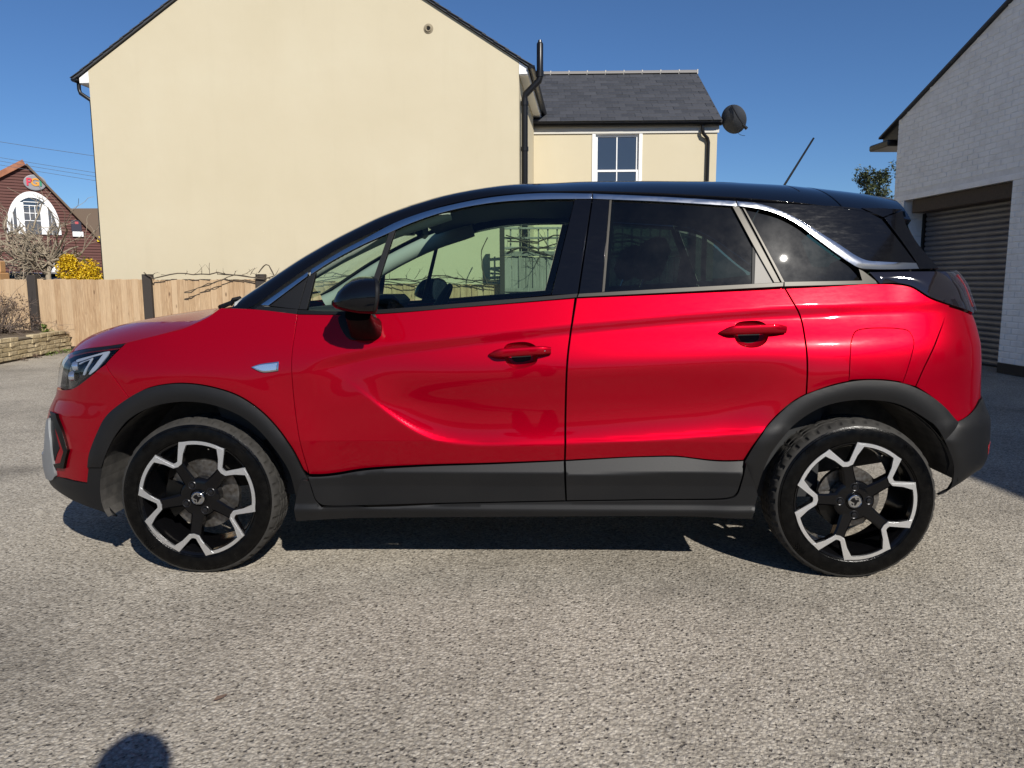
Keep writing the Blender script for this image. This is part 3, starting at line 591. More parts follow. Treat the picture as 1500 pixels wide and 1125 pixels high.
for mir in (False, True):
    fine = not mir; ce = .0115 if fine else .05; st = .014 if fine else .035
    K = dict(mir=mir, cell=ce, step=st)
    fend = sm('fender', 'fender', F, paint, car, **K)
    bump_ = sm('front_bumper', 'bumper', F, paint, car, **K)
    sm('arch_cladding', 'front_arch', F, plastic, car, off=.010, bulge=.008, depth=.022, mir=mir, cell=.014 if fine else .04, step=st)
    sm('lower_bumper', 'bumper_lower', F, plastic, bump_, off=.003, depth=.010, **K)
    sm('skid_plate', 'skid', F, silverp, bump_, off=.010, depth=.02, **K)
    sm('fog_lamp_bracket', 'fog_trim', F, dchrome, bump_, off=.012, depth=.016, mir=mir, cell=.01 if fine else .03, step=.01)
    sm('vent_recess', [(-2.06,.62,1),(-1.985,.625,1),(-1.90,.50,1),(-1.945,.44,1),(-1.96,.44,1)], F, plastic2, bump_, off=.002, depth=.002, **K)
    # headlamp: dark housing, light guides, clear cover
    hl = sm('headlight', 'headlight', F, gloss, car, off=-.035, depth=.002, **K)
    sm('light_guide', 'drl_outer', F, lamp_drl, hl, off=-.016, gap=.0012, depth=.005, mir=mir, cell=.01, step=.01)
    sm('light_guide', 'drl_inner', F, lamp_drl, hl, off=-.020, gap=.0012, depth=.005, mir=mir, cell=.01, step=.01)
    for (s0, z0, r0) in ((-1.94,.845,.021),(-1.955,.795,.021)):
        P = F(s0, z0); n = surf_n(F, np.array([s0]), np.array([z0]))[0]; y = 2*YC-P[1] if mir else P[1]; ny = -n[1] if mir else n[1]
        c = Vector((P[0],y,P[2]))-Vector((n[0],ny,n[2]))*.028; d = Vector((-1,-.25 if not mir else .25,0)).normalized()
        mb = MB().tube([c-d*.01, c+d*.004, c+d*.012, c+d*.014], [r0,r0,r0*.8,r0*.3], 16)
        mb.build('projector_lens', lamp_bright, hl, 40)
    sm('lamp_cover', 'headlight', F, lamp_clear, hl, off=.001, depth=.004, gap=.004, **K)
    sm('lamp_surround', [(-1.6485,.9379,1),(-1.7531,.9255),(-1.9071,.9095),(-2.02,.892,1),(-2.02,.884,1),(-1.9071,.9005),(-1.7531,.9165),(-1.668,.925,1)], F, plastic2, hl, off=.0008, gap=0, depth=.01, **K)
    # doors
    fd = sm('front_door', 'front_door', F, paint, car, holes=[D['cupF']] if fine else [], depth=.02, mir=mir, cell=.0082 if fine else .05, step=.009 if fine else .035)
    rd = sm('rear_door', 'rear_door', F, paint, car, holes=[D['cupR']] if fine else [], depth=.02, **K)
    def cladprof(key):
        z1 = {'front_cladding': .43, 'rear_cladding': .44}[key]
        def S2(s, z):
            # flat face, then a chamfer leaning back to the door skin
            s = np.asarray(s, float); z = np.asarray(z, float); X = F(s, z); k = .416+.022*sst(-.85,-.6,s)+.004*s
            X = X.copy(); X[...,1] += -.030+.62*np.maximum(z-(k-.006), 0)-.10*np.maximum(.38-z, 0)*1.0
            return X
        return S2
    for par, key in ((fd, 'front_cladding'), (rd, 'rear_cladding')):
        sm('door_cladding', key, cladprof(key), plastic, par, off=0, depth=.03, mir=mir, cell=.013 if fine else .04, step=.012 if fine else .03)
    def sillS(s, z):
        X = F(s, z).copy(); z = np.asarray(z, float); X[...,1] += -.030-.10*np.maximum(.38-z, 0)-.010*sst(.30,.288,z)+.25*np.maximum(.275-z, 0); return X
    sm('sill', 'sill', sillS, plastic, car, depth=.05, **K)
    sm('rear_arch_cladding', 'rear_arch', F, plastic, car, off=.010, bulge=.008, depth=.022, mir=mir, cell=.014 if fine else .04, step=st)
    qp = sm('rear_quarter_panel', 'quarter', F, paint, car, holes=[flapS] if fine else [], **K)
    if fine: sm('fuel_flap', flapS, F, paint, qp, gap=.0034, **K)
    rb = sm('rear_bumper', 'rear_bumper', F, paint, car, **K)
    def rblS(s, z):
        X = F(s, z).copy(); return X
    rl = sm('lower_bumper', 'rear_bumper_lower', F, plastic, rb, off=.006, bulge=.012, depth=.014, **K)
    sm('reflector', [(1.905,.52,1),(1.99,.525,1),(1.99,.49,1),(1.915,.48,1)], F, redlens, rb, off=.020, depth=.008, mir=mir, cell=.02, step=.02)
    tl = sm('tail_lamp', 'tail_lamp', F, smoke, car, off=.006, bulge=.006, depth=.03, **K)
    sm('lamp_lens', [(1.80,1.203,1),(1.95,1.2025,1),(2.0,1.2,1),(2.035,1.12),(2.005,1.04,1),(1.90,1.05,1),(1.86,1.12)], F, lamp_clear, tl, off=.018, depth=.006, bulge=.004, **K)
    sm('lens_insert', [(1.90,1.19,1),(1.99,1.19,1),(2.02,1.12),(1.99,1.06,1),(1.93,1.065,1)], F, redlens, tl, off=.014, depth=.004, mir=mir, cell=.03, step=.03)
    # nose and tail pieces that close the body round its ends
    sm('grille', [(-2.175,.862,1),(SC,.862,1),(SC,.735,1),(-2.10,.735,1),(-2.125,.752),(-2.165,.80)], F, plastic2, car, off=-.012, depth=.02, mir=mir, cell=.04, step=.04)
    sm('lower_intake', [(-2.32,.50,1),(SC,.50,1),(SC,.45,1),(-2.30,.45,1)], F, plastic2, bump_, off=.004, depth=.01, mir=mir, cell=.03, step=.03)
    tg = sm('tailgate', [(1.985,1.03,1),(2.02,1.035,1),(2.05,1.12),(2.01,1.20,1),(SR,1.20,1),(SR,.71,1),(1.985,.71,1)], F, paint, car, gap=.0015, mir=mir, cell=.04, step=.04)
    # side repeater badge on the fender
    sm('side_repeater', 'side_badge', F, chrome, fend, off=.006, gap=0, depth=.008, bulge=.002, mir=mir, cell=.008, step=.008)
    bl = [(a[0]*.86+sum(q[0] for q in D['side_badge'])/5*.14, a[1]*.72+sum(q[1] for q in D['side_badge'])/5*.28)+tuple(a[2:]) for a in D['side_badge']]
    sm('repeater_lens', bl, F, lamp_bright, fend, off=.0095, gap=0, depth=.003, mir=mir, cell=.008, step=.008)
    # door handles over dished cups
    for key, cup, par, lock in (('handleF','cupF',fd,True),('handleR','cupR',rd,False)):
        if fine:
            sm('handle_cup', cup, F, paint, par, gap=-.002, depth=0, cell=.008, step=.008, mir=mir, prof=lambda d: -.004-.034*(1-np.exp(-d/.016)))
        h = D[key]; s0, s1 = h[0][0], h[2][0]; za, zb = h[0][1], (h[2][1]+h[3][1])/2
        ts = np.linspace(0, 1, 22); ss = s0+(s1-s0)*ts; zz = za+(zb-za)*ts+.004
        hh = .0165*np.clip(np.sin(np.clip(ts/.22,0,1)*PI/2)**.7,.15,1)*(1-.25*np.clip((ts-.85)/.15,0,1)); hh[0] = .004
        pr = .030*np.sin(np.clip(ts/.20,0,1)*PI/2)*np.cos(np.clip((ts-.80)/.28,0,1)*PI/2)**.7+.004
        X = F(ss, zz); N = surf_n(F, ss, zz); ring = []
        for i in range(len(ts)):
            for k in range(14):
                a = 2*PI*k/14; ca, sa = math.cos(a), math.sin(a); ca = math.copysign(abs(ca)**.7, ca); sa = math.copysign(abs(sa)**.8, sa)
                p_ = X[i]+N[i]*(pr[i]-.004+.011*ca)+np.array([0,0,1.])*hh[i]*sa
                ring.append((p_[0], 2*YC-p_[1] if mir else p_[1], p_[2]))
        nf = [(i*14+k, i*14+(k+1)%14, (i+1)*14+(k+1)%14, (i+1)*14+k) for i in range(21) for k in range(14)]+[tuple(range(14)), tuple(21*14+k for k in range(14))]
        hd = MB().add(ring, nf).build('handle', paint, par, 50)
        if lock and fine:
            P = F(s1-.028, zb+.005); n = surf_n(F, np.array([s1-.028]), np.array([zb]))[0]; c = Vector(P)+Vector(n)*.026
            MB().tube([c-Vector(n)*.01, c+Vector(n)*.009, c+Vector(n)*.0105], [.010,.010,.007], 16).build('key_lock', chrome, hd if False else par, 40)
    # glasshouse
    G2 = dict(mir=mir, cell=.03 if fine else .06, step=.010 if fine else .04)
    sm('quarter_light', 'quarter_light', G, glass, car, off=-.006, gap=0, depth=0, **G2)
    w = sm('window_glass', 'front_glass', G, glass, fd, off=-.006, gap=0, depth=0, **G2)
    w = sm('window_glass', 'rear_glass', G, privacy, rd, off=-.006, gap=0, depth=0, **G2)
    sm('rear_quarter_glass', 'rear_quarter_glass', G, privacy, car, off=-.004, gap=0, depth=0, **G2)
    for nm, key, mt, par, of in (('chrome_strip','chrome_sail',chrome,car,.006),('chrome_strip','chrome_front',chrome,fd,.006),('chrome_strip','chrome_rear',chrome,rd,.006),('chrome_strip','chrome_sweep',chrome,car,.008),
            ('sail_trim','sail',plastic,car,0),('belt_trim','belt_sail',plastic,car,.004),('window_bar','bar_front',plastic,car,.002),('window_bar','bar_mid',plastic,car,.003),
            ('belt_trim','belt_front',plastic2,fd,.005),('belt_trim','belt_rear',dchrome,rd,.006),('belt_trim','belt_quarter',dchrome,car,.006),
            ('pillar_trim','pillar_front',gloss,fd,.001),('pillar_trim','pillar_rear',gloss,rd,.001),('window_strip','glass_strip',dchrome,rd,.002),('window_strip','sash_strip',plastic2,rd,-.002),
            ('corner_trim','grey_triangle',beige_trim,rd,-.002),('window_bar','bar_silver',dchrome,rd,.005),('window_strip','bar_black',plastic2,car,-.004),('window_bar','bar_chrome',dchrome,car,.004),
            ('rear_pillar_panel','c_panel',gloss,car,.002),('tail_pillar_panel','d_panel',gloss,car,.004)):
        big = nm in ('rear_pillar_panel','tail_pillar_panel')
        sm(nm, key, G, mt, par, off=of, gap=.0006 if not big else .0014, depth=.016, bulge=.003 if 'chrome_strip' == nm else 0, mir=mir, cell=.03 if big else .010 if fine else .03, step=(.018 if big else .009) if fine else .04)
    # dark structure behind the seams (stops at the belt and round the wheels)
    arcs = lambda xw: [(xw+.405*math.cos(a), .32+.405*math.sin(a)) for a in np.linspace(.22 if xw > 0 else -.2, PI+.2, 26)]
    core = [(-1.24,.985,1),(-.88,1.03),(-.2,1.06),(.6,1.11),(1.3,1.14,1),(1.55,1.08),(1.64,1.03,1),(1.70,.5,1)]+arcs(FR)+[(.8,.235,1),(-.8,.235,1)]+arcs(-FR)+[(-1.72,.4,1),(-1.70,.86,1)]
    panel('body_frame', [a+(1,) if len(a) == 2 else a for a in core], F, void, car, off=-.032, gap=0, depth=0, cell=.05, step=.05, mir=mir)
    # arch liners
    for xw in (-FR, FR):
        mb = MB(); A = (np.linspace(-.10, PI+.19, 30) if xw < 0 else np.linspace(.19, PI+.15, 30)); y0, y1 = .036, .42
        L2 = [(xw+.397*math.cos(a), .326+.397*math.sin(a)) for a in A]
        if xw < 0: L2 = [q for q in L2 if q[1] > .325 or q[0] > xw]+[(xw-.395,.30),(xw-.387,.265),(xw-.371,.236)]
        v = [(x, (2*YC-y if mir else y), z) for x, z in L2 for y in (y0, y1)]
        mb.add(v, [(2*i,2*i+1,2*i+3,2*i+2) for i in range(len(L2)-1)])
        cvy = 2*YC-y1 if mir else y1
        mb.add([(x, cvy, z) for x, z in L2], [tuple(range(len(L2)))])
        mb.build('wheel_arch_liner', liner, car)
    panel('pillar_frame', [(1.37,1.13,1),(1.69,1.13,1),(1.655,1.22,1),(1.54,1.43,1),(1.42,1.44,1),(1.37,1.3,1)], G, void, car, off=-.03, gap=0, depth=0, cell=.06, step=.05, mir=mir)
    # A pillar, outer (black) and inner (pale cloth) faces
    us = np.linspace(-1.165, -.44, 30)
    def strip(name, mat, x0, x1, f0, f1, zo, n=30, m=5, parent=car):
        xs = np.linspace(x0, x1, n); v = []
        for x in xs:
            zr = float(ip(x, RAIL)); yr = float(gy(x, zr)); a, b = yr+f0, yr+f1(x)
            for j in range(m):
                y = a+(b-a)*j/(m-1); P = T(x, y); v.append((P[0], 2*YC-y if mir else y, P[2]+zo))
        f = [(i*m+j, (i+1)*m+j, (i+1)*m+j+1, i*m+j+1) for i in range(n-1) for j in range(m-1)]
        if zo < 0: f = [q[::-1] for q in f]
        return MB().add(v, f).build(name, mat, parent, 60)
    strip('windscreen_pillar', gloss, -1.19, -.44, -.004, lambda x: .105, .001, n=40, m=12)
    tp = []
    for x in np.linspace(-1.16, -.30, 16):
        yr = rail_y(x); P = T(x, yr+.075); tp.append((P[0], 2*YC-P[1] if mir else P[1], P[2]-.062))
    MB().tube(tp, [.055]+[.046]*14+[.04], 12).build('pillar_lining', trimgrey, car, 60)

# roof, windscreen, tailgate glass, spoiler (each spans the car)
TT = lambda x, y: T(x, np.where(np.asarray(y) > YC, 2*YC-np.asarray(y), y))*np.array([1,0,1])+np.stack(np.broadcast_arrays(np.zeros_like(np.asarray(x,float)*np.asarray(y,float)), y, 0.), -1)
xs = list(np.linspace(-.44, 1.262, 26))
roofp = [(x, rail_y(x)-.002) for x in xs]; roofp[0] += (1,); roofp[-1] += (1,)
roofp += [(1.24, .5), (1.235, YC), (1.24, 2*YC-.5)]
rp2 = [(x, 2*YC-y[0]+.002) for x, *y in [(q[0], rail_y(q[0])) for q in [(x,) for x in xs[::-1]]]]; rp2[0] += (1,); rp2[-1] += (1,)
roofp += rp2+[(-.50, 1.35), (-.52, YC), (-.50, .42)]
roof = panel('roof', roofp, TT, gloss, car, off=.002, gap=.001, depth=.02, cell=.05, step=.03)
scr = [(x, rail_y(x)+.103) for x in np.linspace(-1.19, -.44, 14)]; scr = [scr[0]+(1,)]+scr[1:-1]+[scr[-1]+(1,)]+[(-.51,.55),(-.525,YC),(-.51,2*YC-.55)]
scr += [((-.44 if i == 0 else x), 2*YC-y)+((1,) if i in (0,13) else ()) for i, (x, y) in enumerate([(x, rail_y(x)+.103) for x in np.linspace(-.44,-1.19,14)])]+[(-1.30,1.35),(-1.345,YC),(-1.30,.45)]
panel('windscreen', scr, TT, screen, car, off=-.002, gap=0, depth=0, cell=.06, step=.04)
panel('headliner', [(-.50,.34,1),(1.2,.34,1),(1.2,1.425,1),(-.50,1.425,1)], lambda x, y: TT(x, y)-np.array([0,0,.045]), interior, car, gap=0, depth=0, cell=.08, step=.08)
def spl(x, y): 
    P = TT(x, y).copy(); return P
spx = list(np.linspace(1.268, 1.55, 7))
sp = [(x, rail_y(x)-.002+.35*max(0,x-1.40)**1.0*.2) for x in spx]; sp = [sp[0]+(1,)]+sp[1:-1]+[sp[-1]+(1,)]
sp += [(1.60,.55),(1.625,YC),(1.60,2*YC-.55)]+[(x, 2*YC-rail_y(x)+.002-.07*max(0,x-1.40))+((1,) if i in (0,6) else ()) for i, x in enumerate(spx[::-1])]+[(1.246,2*YC-.5),(1.241,YC),(1.246,.5)]
panel('roof_spoiler', sp, spl, gloss, car, off=.003, gap=.0015, depth=.035, cell=.045, step=.03, roll=.004)
for mir in (False, True): panel('spoiler_end', D['spoiler_side'], G, gloss, car, off=.003, gap=.001, depth=.03, cell=.03, step=.02, mir=mir)
def rw(a, b):       # tailgate glass: from under the spoiler down to the lamps
    a = np.asarray(a, float); b = np.asarray(b, float); a, b = np.broadcast_arrays(a, b); k = 1-((a-YC)/.66)**2
    return np.stack([1.525+.125*b-.03*np.sin(np.pi*np.clip(b,0,1))+.055*k*(.6+.4*b), a, 1.46-.26*b], -1)
panel('tailgate_glass', [(.27,.04,1),(1.495,.04,1),(1.56,1,1),(.205,1,1)], rw, privacy, car, gap=0, depth=0, cell=.08, step=.08)
# bonnet: from the seam over to the centre line, and its mirror half
seam = F(np.array([-1.1855,-1.2385,-1.3353,-1.4861,-1.6485,-1.7531,-1.9071,-2.0247,-2.0813,-2.25,-2.55]), np.array([1.0745,1.0352,.9961,.9703,.9395,.9275,.9115,.8925,.875,.866,.866]))
seam[0] = (-1.19,.085,1.072)
ul = np.concatenate([[0], np.cumsum(np.linalg.norm(np.diff(seam, axis=0), axis=1))]); ul /= ul[-1]
CX = np.array([(0,-1.38,1.060),(.12,-1.42,1.058),(.3,-1.60,1.034),(.5,-1.80,.998),(.7,-1.97,.953),(.82,-2.06,.918),(.92,-2.11,.890),(1,-2.145,.868)])
def hood(a, b):
    a = np.clip(np.asarray(a, float), 0, 1); b = np.asarray(b, float); a, b = np.broadcast_arrays(a, b)
    m = b > 1; v = np.where(m, 2-b, b)
    e = np.stack([np.interp(a, ul, seam[:,k]) for k in range(3)], -1)
    c = np.stack([np.interp(a, CX[:,0], CX[:,1]), np.full(a.shape, YC), np.interp(a, CX[:,0], CX[:,2])], -1)
    h = v; zz = 1-(1-v)**4.2
    y = e[...,1]+(c[...,1]-e[...,1])*h
    return np.stack([e[...,0]+(c[...,0]-e[...,0])*(1-(1-h)**1.9), np.where(m, 2*YC-y, y), e[...,2]+(c[...,2]-e[...,2])*zz], -1)
def hood_s(a, b): return sum(hood(np.clip(np.asarray(a)+d, 0, 1), b) for d in np.linspace(-.07,.07,9))/9 if False else hood(a, b)
A_ = np.linspace(0,1,70); B_ = np.concatenate([np.linspace(0,.25,14)[:-1], np.linspace(.25,1.75,24)[:-1], np.linspace(1.75,2,14)])
ga, gb = np.meshgrid(A_, B_, indexing='ij'); Hv = hood(ga, gb)
for _ in range(10): Hv[1:-1,1:-1] = .5*Hv[1:-1,1:-1]+.25*(Hv[:-2,1:-1]+Hv[2:,1:-1])
nb = len(B_); hm = MB().add(Hv.reshape(-1,3), [(i*nb+j, i*nb+j+1, (i+1)*nb+j+1, (i+1)*nb+j) for i in range(len(A_)-1) for j in range(nb-1)])
ring = [(i, 0) for i in range(len(A_))]; k0 = len(hm.v)
for jj in (0, nb-1):
    k0 = len(hm.v); sg = 1 if jj == 0 else -1
    hm.v += [(Hv[i,jj,0], Hv[i,jj,1]+.002*sg, Hv[i,jj,2]-.02) for i in range(len(A_))]
    fs = [(i*nb+jj, (i+1)*nb+jj, k0+i+1, k0+i) for i in range(len(A_)-1)]; hm.f += fs if jj else [f[::-1] for f in fs]; hm.m += [0]*len(fs)
hm.build('bonnet', paint, car, 35)
# scuttle and wipers at the foot of the windscreen
bs = np.linspace(.02, 1.98, 30); hv_ = hood(np.zeros(30), bs); sv = []
for k_, (q, b_) in enumerate(zip(hv_, bs)):
    xs_ = -1.155-.185*(1-(abs(q[1]-YC)/.80)**2); w_ = TT(np.array([xs_]), np.array([q[1]]))[0]
    sv += [(q[0]-.01, q[1], q[2]-.016), (min(xs_, q[0]+.25), q[1], max(w_[2]-.004, q[2]-.02))]
MB().add(sv, [(2*i,2*i+2,2*i+3,2*i+1) for i in range(29)]).build('scuttle_panel', plastic2, car)
for y in (.42, 1.1): MB().tube([(-1.33,y,1.065),(-1.30,y+.1,1.09),(-1.22,y+.5,1.115)], [.011,.009,.006], 6).build('wiper', plastic2, car)
MB().tube([(-1.275,.40,1.075),(-1.26,.40,1.10),(-1.235,.405,1.105),(-1.225,.405,1.09)], .010, 6).build('washer_jet', plastic2, car)
MB().bbox(-.92, .92, .12, 2*YC-.12, .25, .34, .03).build('floor_pan', void, car)
MB().bbox(-1.88, -.9, .43, 2*YC-.43, .40, .93, .04).build('engine_bay', void, car)
MB().bbox(.9, 1.72, .43, 2*YC-.43, .42, .95, .04).build('boot_tub', void, car)
ant0 = Vector(T(1.208, YC))+Vector((0,0,0))
MB().tube([ant0, ant0+Vector((.02,0,.012)), ant0+Vector((.035,0,.03)), ant0+Vector((.165,0,.25))], [.014,.012,.0055,.0045], 8).build('roof_aerial', plastic2, car, 40)
# ---------------------------------------------------------------- interior
dash = [(-1.30,.95),(-1.22,1.03),(-1.02,1.055),(-.83,1.06),(-.74,1.045),(-.69,1.00),(-.70,.9),(-.78,.82),(-.80,.6),(-1.2,.5)]
MB().prism(dash, .13, 2*YC-.13).build('dashboard', interior, car, 30)
MB().bbox(-.86,-.66,1.06,1.48,1.03,1.105,.03).build('instrument_cowl', interior, car)
cw = Vector((-.50, 1.27, .985)); tl_ = Matrix.Translation(cw) @ Matrix.Rotation(math.radians(-62), 4, 'Y')
mb = MB(); mb.tube([tl_ @ Vector((.185*math.cos(a), .185*math.sin(a), 0)) for a in np.linspace(0, 2*PI, 40)], .016, 10, cap=False)
for a in (0, PI, -PI/2): mb.tube([tl_ @ Vector((0,0,-.02)), tl_ @ Vector((.18*math.cos(a+PI/2), .18*math.sin(a+PI/2), 0))], [.03,.016], 8)
mb.tube([tl_ @ Vector((0,0,-.12)), tl_ @ Vector((0,0,.02))], [.05,.06], 12); mb.build('steering_wheel', interior, car, 50)
def seat(y, x):
    s = MB().bbox(x-.42, x+.12, y-.25, y+.25, .45, .62, .05).build('seat', seat_m, car, 40)
    R_ = Matrix.Translation((x+.10, y, .58)) @ Matrix.Rotation(math.radians(20), 4, 'Y')
    MB().bbox(-.06, .08, -.24, .24, 0, .60, .05, R_).build('backrest', seat_m, s, 40)
    MB().bbox(-.05, .06, -.14, .14, .64, .83, .04, R_).build('headrest', seat_m, s, 40)
    MB().tube([R_ @ Vector((0,-.06,.58)), R_ @ Vector((0,-.06,.68))], .007, 6).build('headrest_post', chrome, s)
seat(.50, .20); seat(1.265, .20)
b = MB().bbox(.72, 1.2, .18, 2*YC-.18, .45, .62, .05).build('rear_bench', seat_m, car, 40)
R_ = Matrix.Translation((1.16, 0, .58)) @ Matrix.Rotation(math.radians(20), 4, 'Y')
MB().bbox(-.06,.08,.18,2*YC-.18,0,.56,.05,R_).build('backrest', seat_m, b, 40)
for y in (.45, 1.3): MB().bbox(-.05,.06,y-.13,y+.13,.57,.73,.04,R_).build('headrest', seat_m, b, 40)
for mir in (False, True):
    yy = lambda y: 2*YC-y if mir else y
    MB().add([(-1.1,yy(.16),.3),(1.2,yy(.16),.3),(1.2,yy(.16),1.08),(-1.1,yy(.16),1.0)], [(0,1,2,3)]).build('door_lining', interior, car)
    # B and C pillar linings follow the glasshouse
    for pl in ([(.10,1.05,1),(.235,1.515,1),(.34,1.515,1),(.30,1.05,1)], [(.93,1.1,1),(.76,1.5,1),(.98,1.48,1),(1.2,1.36,1),(1.13,1.1,1)]) if False else ([(.17,1.06,1),(.265,1.51,1),(.37,1.51,1),(.33,1.06,1)],):
        panel('pillar_lining', pl, G, interior, car, off=-.045, gap=0, depth=.01, cell=.08, step=.05, mir=mir)
mirr = MB().bbox(-.52,-.485,.76,1.0,1.385,1.455,.016).build('rear_view_mirror', plastic2, car, 40)
MB().bbox(-.63,-.52,.80,.97,1.40,1.50,.03).build('sensor_housing', plastic2, car, 40)
# ---------------------------------------------------------------- door mirrors
for mir in (False, True):
    yy = lambda y: 2*YC-y if mir else y
    secs = [(-.694,.006,.006,1.110,-.085),(-.689,.040,.023,1.112,-.085),(-.674,.064,.040,1.118,-.087),(-.652,.081,.054,1.124,-.09),(-.627,.091,.065,1.128,-.092),(-.598,.096,.072,1.129,-.094),(-.57,.096,.073,1.129,-.095),(-.552,.095,.072,1.129,-.095)]
    def ringm(x, a, b, zc, yc, n=28):
        o = []
        for k in range(n):
            t = 2*PI*k/n; c, q = math.cos(t), math.sin(t); c = math.copysign(abs(c)**.62, c); q = math.copysign(abs(q)**.62, q)
            o.append((x-.034*c*sst(-.70,-.57,x)+.006*q, yy(yc+a*c), zc+b*q-(.010*(1-c) if q > 0 else 0)))
        return o
    v = [p for s_ in secs for p in ringm(*s_)]; n = 28
    f = [(i*n+k, i*n+(k+1)%n, (i+1)*n+(k+1)%n, (i+1)*n+k) for i in range(len(secs)-1) for k in range(n)]+[tuple(range(n))]
    mm = MB().add(v, f).build('door_mirror', gloss, car, 55)
    s2 = [(-.551,.096,.0725,1.129,-.095),(-.542,.096,.0725,1.129,-.095),(-.538,.091,.068,1.129,-.095),(-.546,.087,.064,1.129,-.095)]
    v = [p for s_ in s2 for p in ringm(*s_)]
    MB().add(v, [(i*n+k, i*n+(k+1)%n, (i+1)*n+(k+1)%n, (i+1)*n+k) for i in range(3) for k in range(n)]).build('mirror_rim', plastic, mm, 40)
    MB().add(ringm(-.545,.087,.064,1.129,-.095), [tuple(range(n))]).build('mirror_glass', lamp_bright, mm)
    # foot on the door
    secs2 = [(-.605,.048,.022,1.055,-.085),(-.604,.050,.030,1.03,-.05),(-.604,.056,.040,1.005,-.005),(-.606,.064,.046,.995,.04)]
    v = []
    for (xc, a, b, zc, yc) in secs2:
        for k in range(16):
            t = 2*PI*k/16; c, q = math.cos(t), math.sin(t); v.append((xc+a*math.copysign(abs(c)**.6,c), yy(yc+.012*q), zc+b*math.copysign(abs(q)**.6,q)))
    MB().add(v, [(i*16+k, i*16+(k+1)%16, (i+1)*16+(k+1)%16, (i+1)*16+k) for i in range(3) for k in range(16)]+[tuple(range(16)), tuple(48+k for k in range(16))]).build('mirror_foot', M('mirror_foot_black', (.002,.002,.002), .45, spec=.12), mm, 50)
    panel('mirror_base', D['mirror_base'], F, plastic2, mm, off=.008, gap=0, depth=.012, bulge=.006, cell=.012, step=.01, mir=mir)
# ---------------------------------------------------------------- wheels (axle along y, outer face towards -y)
def tyre_mesh():
    prof = [(.016,.2290),(.010,.2335),(.010,.2375),(.006,.2410),(.0045,.2450),(.002,.2460),(.001,.254),(.0,.262),(.0012,.276),(.003,.289),(.0035,.2905),(.0065,.2925),(.0095,.301),(.014,.3085),(.0195,.3135),(.027,.3175),(.036,.3197),(.044,.3206),(.0445,.3206),(.0525,.3212)]
    tr = []
    y = .0525
    for g in (.0545,.0845,.122,.152):
        tr += [(g,.3222),(g+.0006,.3155),(g+.0078,.3155),(g+.0084,.3224)]
    full = prof+tr; full += [(.215-a, r) for a, r in prof[::-1]]
    N = 252; v = []
    p = len(full)
    for k in range(N):
        a = 2*PI*k/N
        for i, (h, r) in enumerate(full):
            rr = r; hh = min(h, .215-h)
            if .0185 < hh < .0440: rr -= .0065 if (k//2)%3 == 0 else 0
            if hh >= .0445 and r > .319: rr -= .006 if ((k+i*2)//2)%4 == 0 else 0
            v.append((rr*math.cos(a), h, rr*math.sin(a)))
    f = [(k*p+i, k*p+i+1, ((k+1)%N)*p+i+1, ((k+1)%N)*p+i) for k in range(N) for i in range(p-1)]
    mi = [1 if min(full[i][0], .215-full[i][0]) >= .0095 and full[i][1] > .30 else 0 for _ in range(N) for i in range(p-1)]
    m = MB(); m.v, m.f, m.m = v, f, mi
    # raised chequer patches and ribs moulded on the sidewall
    for a0 in (2.2, .75, 3.8):
        for i in range(9):
            for j in range(4):
                if (i+j)%2: continue
                a = a0+i*.020; r = .272+j*.0050; q = []
                for da, dr in ((0,0),(.017,0),(.017,.0046),(0,.0046)): q.append(((r+dr)*math.cos(a+da), -.0016, (r+dr)*math.sin(a+da)))
                q += [(x, .004, z) for x, _, z in q]
                m.add(q, [(0,1,2,3),(0,4,5,1),(1,5,6,2),(2,6,7,3),(3,7,4,0)], 0)
    return m.mesh('tyre', (tyre_m, tread_m), 32)
def vring(a0):
    """centre line of the machined band: five arcs along the rim joined by V notches; returns (radius, angle) list"""
    pts = []
    for k in range(5):
        c = a0+k*2*PI/5
        h = math.radians(15.2); h2 = math.radians(5.2)
        pts += [(.2185, c-h, 1), (.153, c-h2, 1), (.1495, c, 0), (.153, c+h2, 1), (.2185, c+h, 1)]
        b0, b1 = c+h, c+2*PI/5-h
        pts += [(.2195, b0+(b1-b0)*t, 0) for t in np.linspace(.06,.94,9)]
    return pts
def band(mb, loop, w, y0, y1, mi=0, wf=None):
    n = len(loop); P = [np.array((r*math.cos(a), r*math.sin(a))) for r, a, *_ in loop]; L, R = [], []
    for i in range(n):
        t1 = P[i]-P[i-1]; t2 = P[(i+1)%n]-P[i]; t1 /= np.linalg.norm(t1); t2 /= np.linalg.norm(t2)
        n1 = np.array((-t1[1],t1[0])); n2 = np.array((-t2[1],t2[0])); m = n1+n2; m /= np.linalg.norm(m); k = 1/max(m@n1, .55)
        ww = wf(loop[i]) if wf else w
        L.append(P[i]+m*ww*.5*k); R.append(P[i]-m*ww*.5*k)
    v, f = [], []
    for i in range(n): v += [(L[i][0],y0,L[i][1]),(R[i][0],y0,R[i][1]),(L[i][0],y1,L[i][1]),(R[i][0],y1,R[i][1])]
    for i in range(n):
        a, b = 4*i, 4*((i+1)%n); f += [(a,b,b+1,a+1),(a+2,a+3,b+3,b+2),(a,a+2,b+2,b),(a+1,b+1,b+3,a+3)]
    mb.add(v, f, mi)
